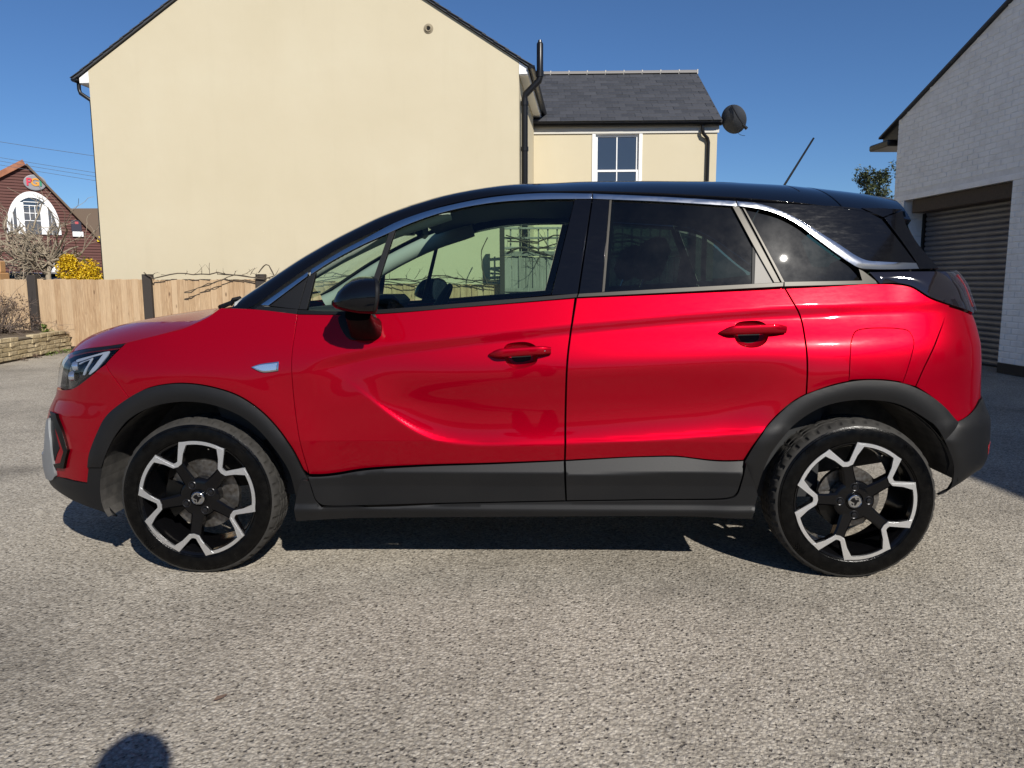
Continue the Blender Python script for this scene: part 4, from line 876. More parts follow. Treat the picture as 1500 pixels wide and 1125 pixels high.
def rim_meshes():
    a0 = 0.
    loop = vring(a0)
    cut = MB(); band(cut, loop, .0125, .004, .016, wf=lambda q: .0130 if q[0] > .219 else (.0215 if q[0] > .2 else .0170))
    blk = MB()
    for k in range(5):
        c = k*2*PI/5; h = math.radians(15.2); h2 = math.radians(5.2)
        for s_ in (-1, 1):
            q = [(.2225, c+s_*(h-.012)), (.2225, c+s_*(h+.105)), (.166, c+s_*(h2+.085)), (.1475, c+s_*(h2+.035)), (.1475, c+s_*(h2-.02))]
            pq = [(r*math.cos(a), r*math.sin(a)) for r, a in q]; cut.prism(pq if s_ > 0 else pq[::-1], .0034, .016)
            blk.prism(pq if s_ > 0 else pq[::-1], .0162, .034)
    # barrel and flange
    blk.lathe([(.018,.2225),(.011,.2275),(.006,.2275),(.008,.2235),(.014,.2170),(.030,.2120),(.05,.205),(.09,.197),(.19,.200),(.205,.215),(.208,.222),(.200,.222),(.188,.208),(.09,.204),(.05,.211)], 72, close=True)
    band(blk, loop, .020, .0085, .032)
    for k in range(5):
        c = k*2*PI/5; q = []
        for r, w, yf, yb in ((.040,.032,.020,.062),(.075,.0245,.019,.058),(.115,.0215,.0125,.048),(.153,.0225,.0085,.040)):
            t = np.array((-math.sin(c), math.cos(c))); P = np.array((math.cos(c), math.sin(c)))*r
            for sw, y in ((-1.0,yb),(-1.0,yf+.006),(-.72,yf),(.72,yf),(1.0,yf+.006),(1.0,yb)): X = P+t*w*sw; q.append((X[0],y,X[1]))
        f = [(i*6+j, i*6+(j+1)%6, (i+1)*6+(j+1)%6, (i+1)*6+j) for i in range(3) for j in range(6)]+[tuple(range(6)), tuple(range(18,24))]
        blk.add(q, f)
        # gussets from the spoke end along each arm of the V
        for s_ in (-1, 1):
            A1 = (.118, c+s_*math.radians(3.5)); A2 = (.205, c+s_*math.radians(11.5)); A3 = (.150, c+s_*math.radians(9.5))
    blk.lathe([(.070,.0),(.070,.076),(.030,.078),(.0225,.073),(.0195,.066),(.0195,.034),(.024,.031),(.024,.0)], 48)
    lug = MB(); lug.tube([(0,.034,0),(0,.0150,0),(0,.0140,0)], [.0100,.0100,.006], 6)
    lug.lathe([(.0190,.0125),(.0178,.0150),(.0195,.0172)], 20)
    cap = MB(); cap.lathe([(.024,.0285),(.012,.0280),(.0085,.0262),(.0075,.0245),(.0100,.0228),(.0100,.0)], 40)
    # a winged beast with a flag, in relief on the hub cap
    emb = MB()
    for poly in ([(-.019,.004),(-.012,.013),(-.003,.016),(-.001,.010),(.004,.006),(.012,.008),(.016,.001),(.008,-.003),(.004,-.012),(-.001,-.018),(-.004,-.012),(-.003,-.005),(-.010,-.003)],
                 [(.003,.012),(.012,.014),(.016,.010),(.008,.0095)], [(-.015,-.007),(-.008,-.008),(-.008,-.016),(-.013,-.013)]):
        emb.prism(poly, .0088, .0108)
    disc = MB(); disc.lathe([(.070,.0),(.070,.072),(.078,.078),(.078,.142),(.100,.142),(.100,.078)], 64)
    cal = MB()
    A = np.linspace(-.55,.55,9)
    for (r0, r1, y0, y1) in ((.085,.152,.060,.125),):
        v = [(r*math.cos(a), y, r*math.sin(a)) for a in A for r, y in ((r0,y0),(r1,y0),(r1,y1),(r0,y1))]
        cal.add(v, [(4*i+j, 4*i+(j+1)%4, 4*i+4+(j+1)%4, 4*i+4+j) for i in range(8) for j in range(4)]+[(0,1,2,3),(32,33,34,35)])
    hub = MB(); hub.lathe([(.072,.0),(.072,.062),(.2,.05),(.2,0)], 24)
    val = MB().tube([(.176,.030,.10),(.172,.018,.097)], [.004,.003], 8)
    return dict(rim=blk.mesh('rim',(alloy_black,),35), machined_face=cut.mesh('machined_face',(alloy_cut,),30), centre_cap=cap.mesh('centre_cap',(chrome,),40),
        emblem=emb.mesh('emblem',(alloy_black,)), brake_disc=disc.mesh('brake_disc',(disc_m,),40), hub=hub.mesh('hub',(void,),40), tyre_valve=val.mesh('tyre_valve',(chrome,))), cal.mesh('brake_caliper',(dchrome,),35), lug.mesh('wheel_bolt',(M('black_bolt',(.02,.02,.022),.3,.6),),30)
TY = tyre_mesh(); RM, CAL, LUG = rim_meshes()
for fx, ang in ((-FR, math.radians(46)), (FR, math.radians(33))):
    for mir in (False, True):
        w = link('wheel', TY, None, car); w.location = (fx, .024 if not mir else 2*YC-.024, .3165)
        if mir: w.rotation_euler = (0, 0, PI)
        for nm, me in RM.items():
            o = link(nm, me, None, w)
            if nm in ('rim','machined_face','tyre_valve'): o.scale = (1.042, 1, 1.042)
            if nm not in ('brake_disc','hub'): o.rotation_euler = (0, -ang, 0)
            if nm in ('centre_cap','emblem'): o.rotation_euler = (0, 0, 0)
            if fx > 0 and nm == 'brake_disc': o.scale = (.86, 1, .86)
        for k in range(4):
            a = k*PI/2+(PI/4-.35 if fx < 0 else .03); o = link('wheel_bolt', LUG, None, w); o.location = (.056*math.cos(a), 0, .056*math.sin(a))
        o = link('brake_caliper', CAL, None, w); o.rotation_euler = (0, PI-.1 if fx < 0 else 2.6, 0)
        if fx > 0: o.scale = (.84,1,.84)
# ================================================================ the setting
def gridsheet(name, x0, x1, y0, y1, n, z, mat):
    xs, ys = np.linspace(x0,x1,n), np.linspace(y0,y1,n)
    me = bpy.data.meshes.new(name); me.from_pydata([(x,y,z) for x in xs for y in ys], [], [(i*n+j,(i+1)*n+j,(i+1)*n+j+1,i*n+j+1) for i in range(n-1) for j in range(n-1)])
    return link(name, me, mat)
tag(gridsheet('ground', -900, 900, -900, 900, 3, 0, ground_m), kind='structure')
def _hill(T_, I): T_.L(T_.mix(T_.noise(.05, 6, .7, T_.pos()), (.03,.045,.02), (.09,.10,.045)), I['Base Color'])
hillm = M('wooded_hill', (.05,.07,.03), 1, fn=_hill)
hv, hf, nh = [], [], 181
for k in range(nh):
    a = k/(nh-1)*2*PI
    h = 9+6*math.sin(a*3)+4*math.sin(a*11+1)+1.5*math.sin(a*37); h = h if math.sin(a) < 0 else h*.45
    for r, z in ((150,-1),(190,h*.7),(240,h),(330,-1)): hv.append((r*math.cos(a), r*math.sin(a), z))
for k in range(nh-1):
    for j in range(3): hf.append((4*k+j,4*k+j+1,4*k+5+j,4*k+4+j))
tag(MB().add(hv, hf).build('hills', hillm, None, 60), kind='structure')

# ---------------------------------------------------------------- cream house, gable end towards us
WL = Vector((-7.93, 11.07, 0)); WR = Vector((-.206, 10.50, 0)); wid = (WR-WL).length; hrz = math.atan2(WR.y-WL.y, WR.x-WL.x)
house = tag(empty('rendered_house', WL, hrz), 'large cream rendered house showing its blank gable end above the fence', 'house')
EZ, AU, AZ, ER = 4.93, 3.85, 7.38, 4.85
gab = [(0,0),(wid,0),(wid,ER),(AU,AZ),(0,EZ)]
DP = 7.5
MB().prism(gab, 0, DP).build('wall', cream, house)
sl = math.atan2(AZ-EZ, AU); sr = math.atan2(AZ-ER, wid-AU)
slm = MB().bbox(-.15,.15,-.13,.13,-.006,.006,.002).mesh('slate', (slate,))
rf = MB()
for (p0, p1) in (((-.27, EZ-.27*math.tan(sl)), (AU, AZ)), ((wid+.19, ER-.19*math.tan(sr)), (AU, AZ))):
    d = Vector((p1[0]-p0[0], 0, p1[1]-p0[1])); n = Vector((-d.z,0,d.x)).normalized(); n = n if n.z > 0 else -n
    a, b = Vector((p0[0],0,p0[1]))+n*.012, Vector((p1[0],0,p1[1]))+n*.012
    v = [a+Vector((0,-.045,0)), b+Vector((0,-.045,0)), b+Vector((0,DP,0)), a+Vector((0,DP,0))]; v += [q+n*.03 for q in v]
    rf.add(v, [(0,1,2,3),(4,7,6,5),(0,4,5,1),(1,5,6,2),(2,6,7,3),(3,7,4,0)])
roofo = rf.build('roof', slate, house)
# the slates along the two verges step up the slope
for (p0, p1, sgn) in (((-.27, EZ-.27*math.tan(sl)), (AU, AZ), 1), ((wid+.19, ER-.19*math.tan(sr)), (AU, AZ), -1)):
    d = Vector((p1[0]-p0[0], 0, p1[1]-p0[1])); L = d.length; d.normalize(); n = Vector((-d.z,0,d.x)); n = n if n.z > 0 else -n
    for i in range(int(L/.235)):
        o = link('slate', slm, None, roofo); c = Vector((p0[0],0,p0[1]))+d*(.13+i*.235)+n*.05+Vector((0,.06,0))
        ang = math.atan2(d.z, d.x); o.location = c; o.rotation_euler = (0, -ang+.045*sgn, 0)
for x0, x1, zt in ((-.185,-.004,EZ),(wid+.004,wid+.145,ER)):
    MB().prism([(x0,zt-.21),(x1,zt-.21),(x1,zt-.005) if x0 < 0 else (x1,zt-.10),(x0,zt-.125) if x0 < 0 else (x0,zt-.01)], .004, .03).build('bargeboard_end', upvc, house)
    MB().box(x0, x1, .031, DP, zt-.225, zt-.205).build('soffit', upvc, house)
    xf = x0 if x0 < 0 else x1
    MB().box(xf-.010, xf+.010, .031, DP, zt-.215, zt-.10).build('fascia', upvc, house)
def gutter(parent, x, y0, y1, z, r=.065):
    A = np.linspace(PI, 2*PI, 9); v = [(x+r*math.cos(a), y, z+r*math.sin(a)) for y in (y0, y1) for a in A]+[(x+(r-.006)*math.cos(a), y, z+(r-.006)*math.sin(a)) for y in (y0, y1) for a in A]
    f = [(i,i+1,10+i,9+i) for i in range(8)]+[(18+i,27+i,28+i,19+i) for i in range(8)]+[tuple(range(9))]
    return MB().add(v, f).build('gutter', blackpipe, parent)
gutter(house, -.255, -.06, DP, EZ-.15, .055); gutter(house, wid+.215, -.06, DP, ER-.09, .055)
MB().tube([(-.255,.08,EZ-.19),(-.255,.08,EZ-.30),(-.235,.08,EZ-.37),(-.06,.10,EZ-.49),(-.045,.10,EZ-.56),(-.045,.10,.1)], .034, 10).build('downpipe', blackpipe, house, 50)
# soil stack with its offset, rising past the eaves
sx = wid+.085
MB().tube([(sx,.16,0),(sx,.16,4.27),(sx+.012,.16,4.34),(sx+.245,.16,4.56),(sx+.262,.16,4.63),(sx+.262,.16,5.16),(sx+.262,.16,5.18)], [.056]*6+[.045], 14).build('soil_pipe', blackpipe, house, 50)
for z in (.9, 2.2, 3.4, 4.16): MB().lathe([(z,.058),(z,.066),(z+.07,.066),(z+.07,.058)], 16, 'z').build('pipe_socket', blackpipe, house, loc=(sx,.16,0))
MB().lathe([(4.62,.058),(4.62,.066),(4.72,.066),(4.72,.058)], 16, 'z').build('pipe_socket', blackpipe, house, loc=(sx+.262,.16,0))
MB().lathe([(5.17,.05),(5.18,.038),(5.22,.03),(5.23,0)], 12, 'z').build('pipe_cowl', blackpipe, house, loc=(sx+.262,.16,0))
av = MB().lathe([(-.012,.0),(-.012,.03),(-.03,.04),(-.03,.052),(-.012,.062),(-.010,.078),(.0,.084)], 24, 'y').build('air_vent', M('weathered_vent', (.26,.22,.15), .8), house, 40, loc=(6.205,-.0005,5.42))
MB().lathe([(-.0135,.0),(-.0135,.030)], 16, 'y').build('vent_mesh', void, av)

# ---------------------------------------------------------------- rear wing with slate roof
wing = tag(empty('rear_wing', (-.6, 14, 0)), 'lower cream wing with grey slate roof and white sash window, behind the gable house', 'house')
wx1 = 4.58; wz = 4.50
wx0, wx2 = 1.905, 2.985                        # window opening
MB().box(0, wx0, 0, 5, 0, wz).build('wall', cream, wing); MB().box(wx2, wx1, 0, 5, 0, wz).build('wall', cream, wing)
MB().box(wx0, wx2, 0, 5, 4.36, wz).build('wall', cream, wing); MB().box(wx0, wx2, 0, 5, 0, 2.75).build('wall', cream, wing)
MB().box(wx0, wx2, .6, 5, 2.75, 4.36).build('room', interior, wing)
MB().prism([(0.,wz),(2.5,6.12),(5,wz)], 0.01, wx1-.01, axis='x').build('gable_wall', cream, wing)
rfo = MB().add([(-.3,-.22,wz+.02),(wx1+.05,-.22,wz+.02),(wx1+.05,2.5,6.17),(-.3,2.5,6.17),(-.3,5.2,wz+.02),(wx1+.05,5.2,wz+.02),(-.3,-.2,wz-.02),(wx1+.05,-.2,wz-.02),(wx1+.05,2.5,6.12),(-.3,2.5,6.12)],
    [(0,1,2,3),(3,2,5,4),(0,6,7,1),(1,7,8,2),(6,9,8,7),(3,9,6,0)]).build('roof', slate, wing)
rs = math.atan2(6.17-wz-.02, 2.72); Ls = math.hypot(2.72, 6.15-wz)
sl2 = MB().bbox(-.145,.145,-.17,.17,-.005,.005,.002).mesh('slate', (slate,))
k = 0; pitch = .205
for r in range(int(Ls/pitch)+1):
    for c in range(18):
        x = -.10+c*.292+(r%2)*.146
        if x > wx1+.02 or x < .30: continue
        d = .13+r*pitch
        if d > Ls-.02: continue
        o = link('slate', sl2, None, rfo); o.location = (x+rnd.uniform(-.003,.003), -.22+d*math.cos(rs), wz+.02+d*math.sin(rs)+.014+rnd.uniform(0,.004)); o.rotation_euler = (rs-.035, rnd.uniform(-.006,.006), 0)
        if x > wx1-.10: o.scale = (.62,1,1); o.location.x -= .05
rt = MB(); A = np.linspace(.25, PI-.25, 8)
rt.add([(x, .12*math.cos(a)*1.0, .12*math.sin(a)-.035) for x in (-.216,.216) for a in A], [(i,i+1,9+i,8+i) for i in range(7)]); rtm = rt.mesh('ridge_tile', (ridge_m,))
mort = M('pale_ridge_mortar', (.5,.48,.43), .9)
for i in range(11):
    o = link('ridge_tile', rtm, None, rfo); o.location = (-.05+i*.445, 2.5, 6.16); 
    MB().box(-.012,.012,-.09,.09,-.01,.094).build('ridge_joint', mort, o, loc=(.222,0,-.015))
MB().box(-.2, wx1+.03, -.03, -.004, wz-.20, wz-.02).build('fascia', M('dull_white_board', (.55,.53,.48), .6), wing)
A = np.linspace(PI, 2*PI, 9); gv = [(x, -.10+.062*math.cos(a), wz-.01+.062*math.sin(a)) for x in (-.2, wx1+.06) for a in A]
MB().add(gv, [(i,i+1,10+i,9+i) for i in range(8)]+[tuple(range(9)), tuple(range(9,18))]).build('gutter', blackpipe, wing)
MB().tube([(4.24,-.10,wz-.06),(4.24,-.10,wz-.16),(4.27,-.09,wz-.24),(4.36,-.06,wz-.32),(4.385,-.05,wz-.40),(4.385,-.05,.1)], .036, 10).build('downpipe', blackpipe, wing, 50)
MB().bbox(wx1-.03, wx1+.02, -.012, .03, wz-.20, wz-.02, .004).build('corner_board', upvc, wing)
# sash window
sw = MB().bbox(wx0, wx0+.075, -.02, .12, 2.75, 4.36, .006).bbox(wx2-.075, wx2, -.02, .12, 2.75, 4.36, .006).bbox(wx0+.0755, wx2-.0755, -.02, .12, 4.285, 4.36, .006).bbox(wx0-.05, wx2+.05, -.06, .12, 2.70, 2.749, .006).build('sash_window', upvc, wing)
def sash(x0, x1, z0, z1, y, f=.045):
    m = MB().bbox(x0, x0+f, y, y+.04, z0, z1, .004).bbox(x1-f, x1, y, y+.04, z0, z1, .004).bbox(x0+f+.0005, x1-f-.0005, y, y+.04, z1-f, z1, .004).bbox(x0+f+.0005, x1-f-.0005, y, y+.04, z0, z0+f, .004)
    xm = (x0+x1)/2; m.bbox(xm-.012, xm+.012, y+.004, y+.034, z0+f+.0005, z1-f-.0005, .003)
    o = m.build('sash', upvc, sw)
    for a, b in ((x0+f, xm-.0125), (xm+.0125, x1-f)):
        MB().box(a, b, y+.018, y+.022, z0+f, z1-f).build('pane', winglass, sw)
sash(wx0+.08, wx2-.08, 3.50, 4.28, .045); sash(wx0+.08, wx2-.08, 2.76, 3.545, .002)
# dish
dish = tag(empty('satellite_dish', (4.22, 13.86, 4.50)), 'dark grey satellite dish on a bracket at the wing corner under the eaves', 'satellite dish')
Rd = Matrix.Rotation(math.radians(-38), 4, 'Z') @ Matrix.Rotation(math.radians(-68), 4, 'X')
m = MB(); m.lathe([(.055-.055*(1-(r/.27)**2)-0, r) for r in (0,.06,.12,.18,.23,.27)]+[(.062,.278),(.058,.272),(.035,.23),(.013,.18),(-.02,.06),(-.02,0)], 36, 'z')
m.v = [tuple(Rd @ Vector((x, y*1.08, z))+Vector((.0,-.16,.0))) for x, y, z in m.v]
dishm = M('dark_dish_mesh', (.045,.05,.06), .55)
m.build('reflector', dishm, dish, 50)
MB().tube([(-.22,.12,-.02),(-.12,.05,-.03),(-.03,-.08,-.01)], .022, 8).build('bracket', M('galvanised_bracket', (.35,.35,.34), .45, .6), dish, 50)
P0, P1 = Rd @ Vector((0,-.29,.03))+Vector((0,-.16,0)), Vector((.20,-.42,-.21))
MB().tube([P0, (P0+P1)/2+Vector((0,0,-.02)), P1], .012, 6).build('feed_arm', blackpipe, dish)
MB().tube([P1+Vector((-.05,.02,.06)), P1+Vector((.03,-.01,-.02))], [.03,.036], 10).build('receiver', blackpipe, dish, 40)
MB().tube([P1+Vector((-.15*math.sin(t)-.0,0,-.11*(1-math.cos(t))/1.4)) for t in np.linspace(0, PI, 10)], .005, 5).build('cable', blackpipe, dish)

# ---------------------------------------------------------------- fences
def fence_boards(name, label, x0, x1, y, ztop, mat, w=.098, zb=.06, posts=(), seg=None):
    f = tag(empty(name, (x0, y, 0)), label, 'fence')
    bm = MB().bbox(-.0545,.0545,-.010,.006,0,1,.003).mesh('board', (mat,))
    n = int((x1-x0)/w); 
    for i in range(n):
        x = (i+.5)*w; zt = ztop(x0+x)
        o = link('board', bm, None, f); o.location = (x, (.007 if i%2 else -.003), zb); o.scale = (.93, 1, zt-zb+rnd.uniform(-.010,.006)); o.rotation_euler = (0, rnd.uniform(-.003,.003), .16)
    for z in (.3, .72): MB().box(0, x1-x0, .012, .06, z, z+.05).build('rail', mat, f)
    for (px_, zt, w_) in posts: MB().bbox(px_-x0-w_, px_-x0+w_, -.075, .055, 0, zt, .006).build('post', darkpost, f)
    return f
def ztop(x): return float(np.interp(x, [-9.5,-4.7,-4.6,-2.7,-2.6,-.5], [1.228,1.214,1.20,1.165,1.135,1.118]))
f1 = fence_boards('board_fence', 'low fence of fresh pale timber boards with dark posts along the cream house', -11.0, -.50, 10.1, ztop, fencewood, posts=((-10.65,1.30,.07),(-8.62,1.30,.075),(-6.60,1.305,.075),(-4.63,1.30,.075),(-2.66,1.26,.07)))
MB().bbox(0, 10.5, -.02, .03, 0, .055, .005, ).build('gravel_board', darkpost, f1)
f2 = tag(empty('old_fence', (-.47, 9.95, 0)), 'old grey fence panel topped with trellis, seen through the car windows', 'fence')
bm = MB().bbox(-.061,.061,-.010,.006,0,1,.003).mesh('board', (greywood,))
for i in range(26):
    o = link('board', bm, None, f2); o.location = (.09+i*.118, (.006 if i%2 else -.004), .05); o.scale = (.97,1,1.52+rnd.uniform(-.012,.008)); o.rotation_euler = (0, rnd.uniform(-.006,.006), .14)
for z, h in ((.99,.06),(1.58,.08),(1.70,.035),(1.86,.035),(2.02,.035)): MB().bbox(.03, 3.1, -.045, -.014, z, z+h, .004).build('rail', greywood, f2)
for i in range(20): MB().bbox(.12+i*.155, .145+i*.155, -.013, .004, 1.60, 2.06, .003).build('trellis_slat', greywood, f2)
MB().bbox(-.05,.03,-.06,.05,0,2.08,.006).build('post', darkpost, f2)
MB().bbox(3.1,3.2,-.06,.05,0,2.08,.006).build('post', darkpost, f2)

# ---------------------------------------------------------------- branches
def grow(mb, p, d, L, r, depth, rg, spread=.5, droop=0., nseg=4, kids=(2,3), taper=.6, wob=.18, minr=.002, n=5, lk=.72):
    pts, rs_ = [p.copy()], [r]; q = p.copy(); dd = d.normalized()
    for i in range(nseg):
        dd = (dd+Vector((rg.gauss(0,wob), rg.gauss(0,wob), rg.gauss(0,wob)-droop))).normalized(); q = q+dd*(L/nseg); pts.append(q.copy()); rs_.append(max(minr, r*(1-(1-taper)*(i+1)/nseg)))
    mb.tube(pts, rs_, n if r > .008 else 4, cap=False)
    if depth <= 0: return
    for k in range(rg.randint(*kids)):
        i = rg.randint(1, nseg); b = pts[i]; ax = Vector((rg.gauss(0,1), rg.gauss(0,1), rg.gauss(0,1))).normalized()
        grow(mb, b, (dd+ax*spread*rg.uniform(.7,1.5)), L*lk*rg.uniform(.7,1.15), max(minr, rs_[i]*.66), depth-1, rg, spread, droop, nseg, kids, taper, wob, minr, n, lk)
def leaves(mb, n, fn, size, rg, flat=.0):
    for _ in range(n):
        c = fn(); s = size*rg.uniform(.6,1.4); R = Matrix.Rotation(rg.uniform(0,2*PI),3,'Z') @ Matrix.Rotation(rg.gauss(.5,.7),3,'X') @ Matrix.Rotation(rg.uniform(0,6.3),3,'Z')
        v = [c+R @ Vector(a)*s for a in ((-.5,0,0),(0,-.28,.06),(.5,0,0),(0,.28,.06))]
        mb.add(v, [(0,1,2),(0,2,3)])
# vine along the fence top
rg = random.Random(3); vb = MB()
def vine_run(pts, r): vb.tube([Vector(p)+Vector((rg.gauss(0,.008), rg.gauss(0,.008), rg.gauss(0,.012))) for p in pts], [.8*r*rg.uniform(.7,1.25) for _ in pts], 6)
vine = tag(empty('climbing_vine', (-6.5,10.0,0)), 'bare woody vine trained along the top of the pale board fence', 'vine')
def lin(a, b, n): return [Vector(a).lerp(Vector(b), t) for t in np.linspace(0,1,n)]
vx = np.arange(-6.45, -.45, .14)
vine_run([(x, 9.98, ztop(x)+.075+.035*math.sin(x*3.1)+.02*math.sin(x*7)) for x in vx], .013)
vine_run([(x, 10.0, ztop(x)+.055+.04*math.sin(x*2.3+2)) for x in vx[8:]], .009)
vine_run([(x, 9.97, ztop(x)+.05+.05*math.sin(x*4.1+1)) for x in vx[20:]], .010)
vine_run(lin((-5.05,9.98,1.28),(-5.9,9.95,.98),9), .011); vine_run(lin((-5.3,9.96,1.20),(-5.9,9.95,.99),7), .008)
vine_run(lin((-6.45,9.99,1.22),(-6.6,10.0,1.34),4), .012)
vine_run([(-4.63+.1*t, 9.97, 1.30+.16*math.sin(t*1.2)) for t in np.linspace(0,5,12)], .012)
for x in vx:
    if rg.random() < .75: grow(vb, Vector((x, 9.98, ztop(x)+.075)), Vector((rg.gauss(0,.7), rg.gauss(0,.3), rg.uniform(.2,1))), rg.uniform(.05,.22), .006, 1, rg, .7, 0, 3, (1,2))
vine_run([(-.72-.12*math.sin(t), 9.95, 1.1+.26*t) for t in np.linspace(0,3,9)], .012)
for k in range(3): vine_run([(-.4+.26*i, 9.88, 1.66+.11*k+.07*math.sin(i*1.7+k)) for i in range(11)], .016)
for k in range(14): grow(vb, Vector((-.35+rg.random()*2.4, 9.88, 1.62+rg.random()*.3)), Vector((rg.gauss(0,1),-.1,rg.gauss(0,.6))), .3, .009, 2, rg, .7, 0, 3)
vb.build('stem', darkbark, vine, 60, loc=(6.5,-10.0,0))

# ---------------------------------------------------------------- low stone planter wall on the left
pw = tag(empty('planter_wall', (-7.98, 9.93, 0), math.atan2(-2.0, .30)), 'low wall of buff stone blocks at the foot of the board fence', 'wall')
MB().box(-.02, 3.1, -.19, -.035, 0, .325).build('mortar', mortar_m, pw)
rgb = random.Random(5); stn = [MB().bbox(-.5,.5,-.055,.055,-.5,.5,.012) for _ in range(3)]
for m in stn: m.v = [(x, y+rgb.uniform(-.010,.010)+(.0), z) for x, y, z in m.v]
stm = [m.mesh('stone_block', (stone_m,)) for m in stn]
hz = .066
for r in range(5):
    x = rgb.uniform(-.16,-.02)
    while x < 3.1:
        L = rgb.choice((.13,.21,.22,.25,.28)); xa, xb = max(x, -.03), x+L-.012
        if xb-xa > .05 and not (r == 4 and rgb.random() < .30):
            o = link('stone_block', rgb.choice(stm), None, pw); o.location = ((xa+xb)/2, -.045+rgb.uniform(-.010,.012), .03+r*hz+hz/2-.012*xa*.0); o.scale = (xb-xa, 1, hz-.009+rgb.uniform(-.003,.003)); o.rotation_euler = (rgb.gauss(0,.02), rgb.gauss(0,.008), rgb.gauss(0,.012))
        x += L
tag(MB().add([(-7.95,9.98,.31),(-7.70,7.9,.31),(-9.6,7.9,.40),(-9.9,9.98,.42)], [(0,1,2,3)]).build('flower_bed', soil_m, None), kind='structure')
rg = random.Random(11)
def bush(name, label, cat, base, n, L, r, depth, mat, spread, rg, leaf=None, nl=0, box=None, size=.03, kids=(2,3), up=1., wob=.2, group=None, sp0=.8):
    t = tag(empty(name, base), label, cat, group); m = MB()
    for i in range(n):
        d = Vector((rg.gauss(0,sp0), rg.gauss(0,sp0), rg.uniform(.5,1.)*up)); grow(m, Vector((rg.gauss(0,.06), rg.gauss(0,.06), 0)), d, L*rg.uniform(.7,1.2), r, depth, rg, spread, 0, 4, kids, .6, wob)
    m.build('branches', mat, t)
    if leaf:
        lm = MB(); leaves(lm, nl, lambda: box(rg), size, rg); lm.build('leaves', leaf, t)
    return t
def blob(cx, cy, cz, rx, ry, rz, lump=5, seed=1):
    rr = random.Random(seed); C = [(rr.uniform(-.6,.6), rr.uniform(-.6,.6), rr.uniform(-.5,.6), rr.uniform(.32,.55)) for _ in range(lump)]
    def f(rg):
        a, b, c, q = rg.choice(C); v = Vector((rg.gauss(0,1), rg.gauss(0,1), rg.gauss(0,1))).normalized()*q*rg.uniform(.55,1.05)
        return Vector((cx+(a+v.x)*rx, cy+(b+v.y)*ry, cz+(c+v.z)*rz))
    return f
bush('dry_shrub', 'twiggy dry brown shrub growing in the bed above the stone planter wall', 'shrub', (-8.65,9.2,.36), 26, .42, .010, 3, twig, .75, rg, leaf_dry, 2400, blob(0,0,.36,.52,.6,.42,8,2), .03)
bush('dry_shrub', 'dark leafy low shrub at the left edge above the stone planter wall', 'shrub', (-8.75,8.2,.36), 20, .36, .009, 3, twig, .75, rg, leaf_dark, 1500, blob(0,0,.28,.5,.45,.36,6,4), .032)
bush('green_weed', 'small bright green weed on top of the planter wall by the fence', 'plant', (-8.12,9.6,.32), 5, .10, .003, 1, leaf_green, .6, rg, leaf_green, 90, blob(0,0,.07,.10,.10,.09,3,3), .045)
for i in range(9):
    t_ = rg.uniform(.1,1.9); 
    bush('verge_weed', 'low dry weed tuft at the foot of the planter wall', 'plant', (-7.90+.13*t_+.04, 9.85-t_*.99, 0), 5, .05, .002, 1, leaf_green if i%2 else twig, .8, rg, leaf_green if i%2 else leaf_dry, 40, blob(0,0,.025,.09,.09,.045,3,i), .025, group='weed tufts along the planter wall')
# ---------------------------------------------------------------- bare gnarled tree and yellow bush behind the fence
tree = tag(empty('bare_tree', (-9.95,12.6,0)), 'gnarled bare pollarded tree with pale tangled branches behind the board fence', 'tree')
rg = random.Random(21); tm = MB()
tm.tube([(0,0,0),(.03,0,.8),(-.02,0,1.3),(.02,.02,1.62)], [.075,.062,.055,.05], 8); tm.build('trunk', bark, tree, 60)
tm = MB()
for i in range(22):
    a = rg.uniform(0, 2*PI); d = Vector((math.cos(a)-.35, math.sin(a)*.8, rg.uniform(.05,1.)))
    grow(tm, Vector((.0+rg.gauss(0,.05), rg.gauss(0,.05), rg.uniform(1.25,1.7))), d, rg.uniform(.5,.85), .024, 3, rg, .65, .03, 5, (2,3), .6, .22, .004, 5)
for i in range(26):     # the knotted mass on its left
    c = Vector((-.62+rg.gauss(0,.22), rg.gauss(0,.25), 1.75+rg.gauss(0,.22)))
    grow(tm, c, Vector((rg.gauss(0,1), rg.gauss(0,.6), rg.gauss(.1,.7))), rg.uniform(.4,.7), .022, 2, rg, .8, .02, 5, (2,3), .6, .28, .005, 5)
for (dx, dz, L) in ((1,.42,1.0),(1,.15,1.0),(.7,.9,.9),(-.5,1,.95),(.9,.25,.8)): grow(tm, Vector((.02,0,1.6)), Vector((dx,.05,dz)), L, .026, 2, rg, .5, 0, 5, (2,3), .5, .16, .004, 5)
tm.build('crown', bark, tree, 60)
bush('yellow_bush', 'bushy yellow flowering forsythia behind the board fence beside the cream house', 'bush', (-9.02,12.3,.0), 14, .9, .014, 2, twig, .4, random.Random(8), leaf_yellow, 9500, blob(0,0,1.30,.52,.45,.52,11,9), .042, sp0=.28)
lm = MB(); rg = random.Random(4); leaves(lm, 260, lambda: blob(0,0,1.42,.48,.4,.52,8,12)(rg), .05, rg)
yb = [o for o in col.objects if o.name == 'yellow_bush'][0]; lm.build('green_leaves', leaf_green, yb)
evt = tag(empty('evergreen_tree', (10.05,20,0)), 'small dark evergreen tree showing over the car beside the white garage', 'tree')
rg = random.Random(6); tm = MB(); grow(tm, Vector((0,0,0)), Vector((0,0,1)), 2.4, .12, 0, rg, wob=.03)
for i in range(16): grow(tm, Vector((rg.gauss(0,.1), rg.gauss(0,.1), rg.uniform(1.6,2.5))), Vector((rg.gauss(0,.6), rg.gauss(0,.6), 1)), .9, .03, 2, rg, .5)
tm.build('trunk', darkbark, evt)
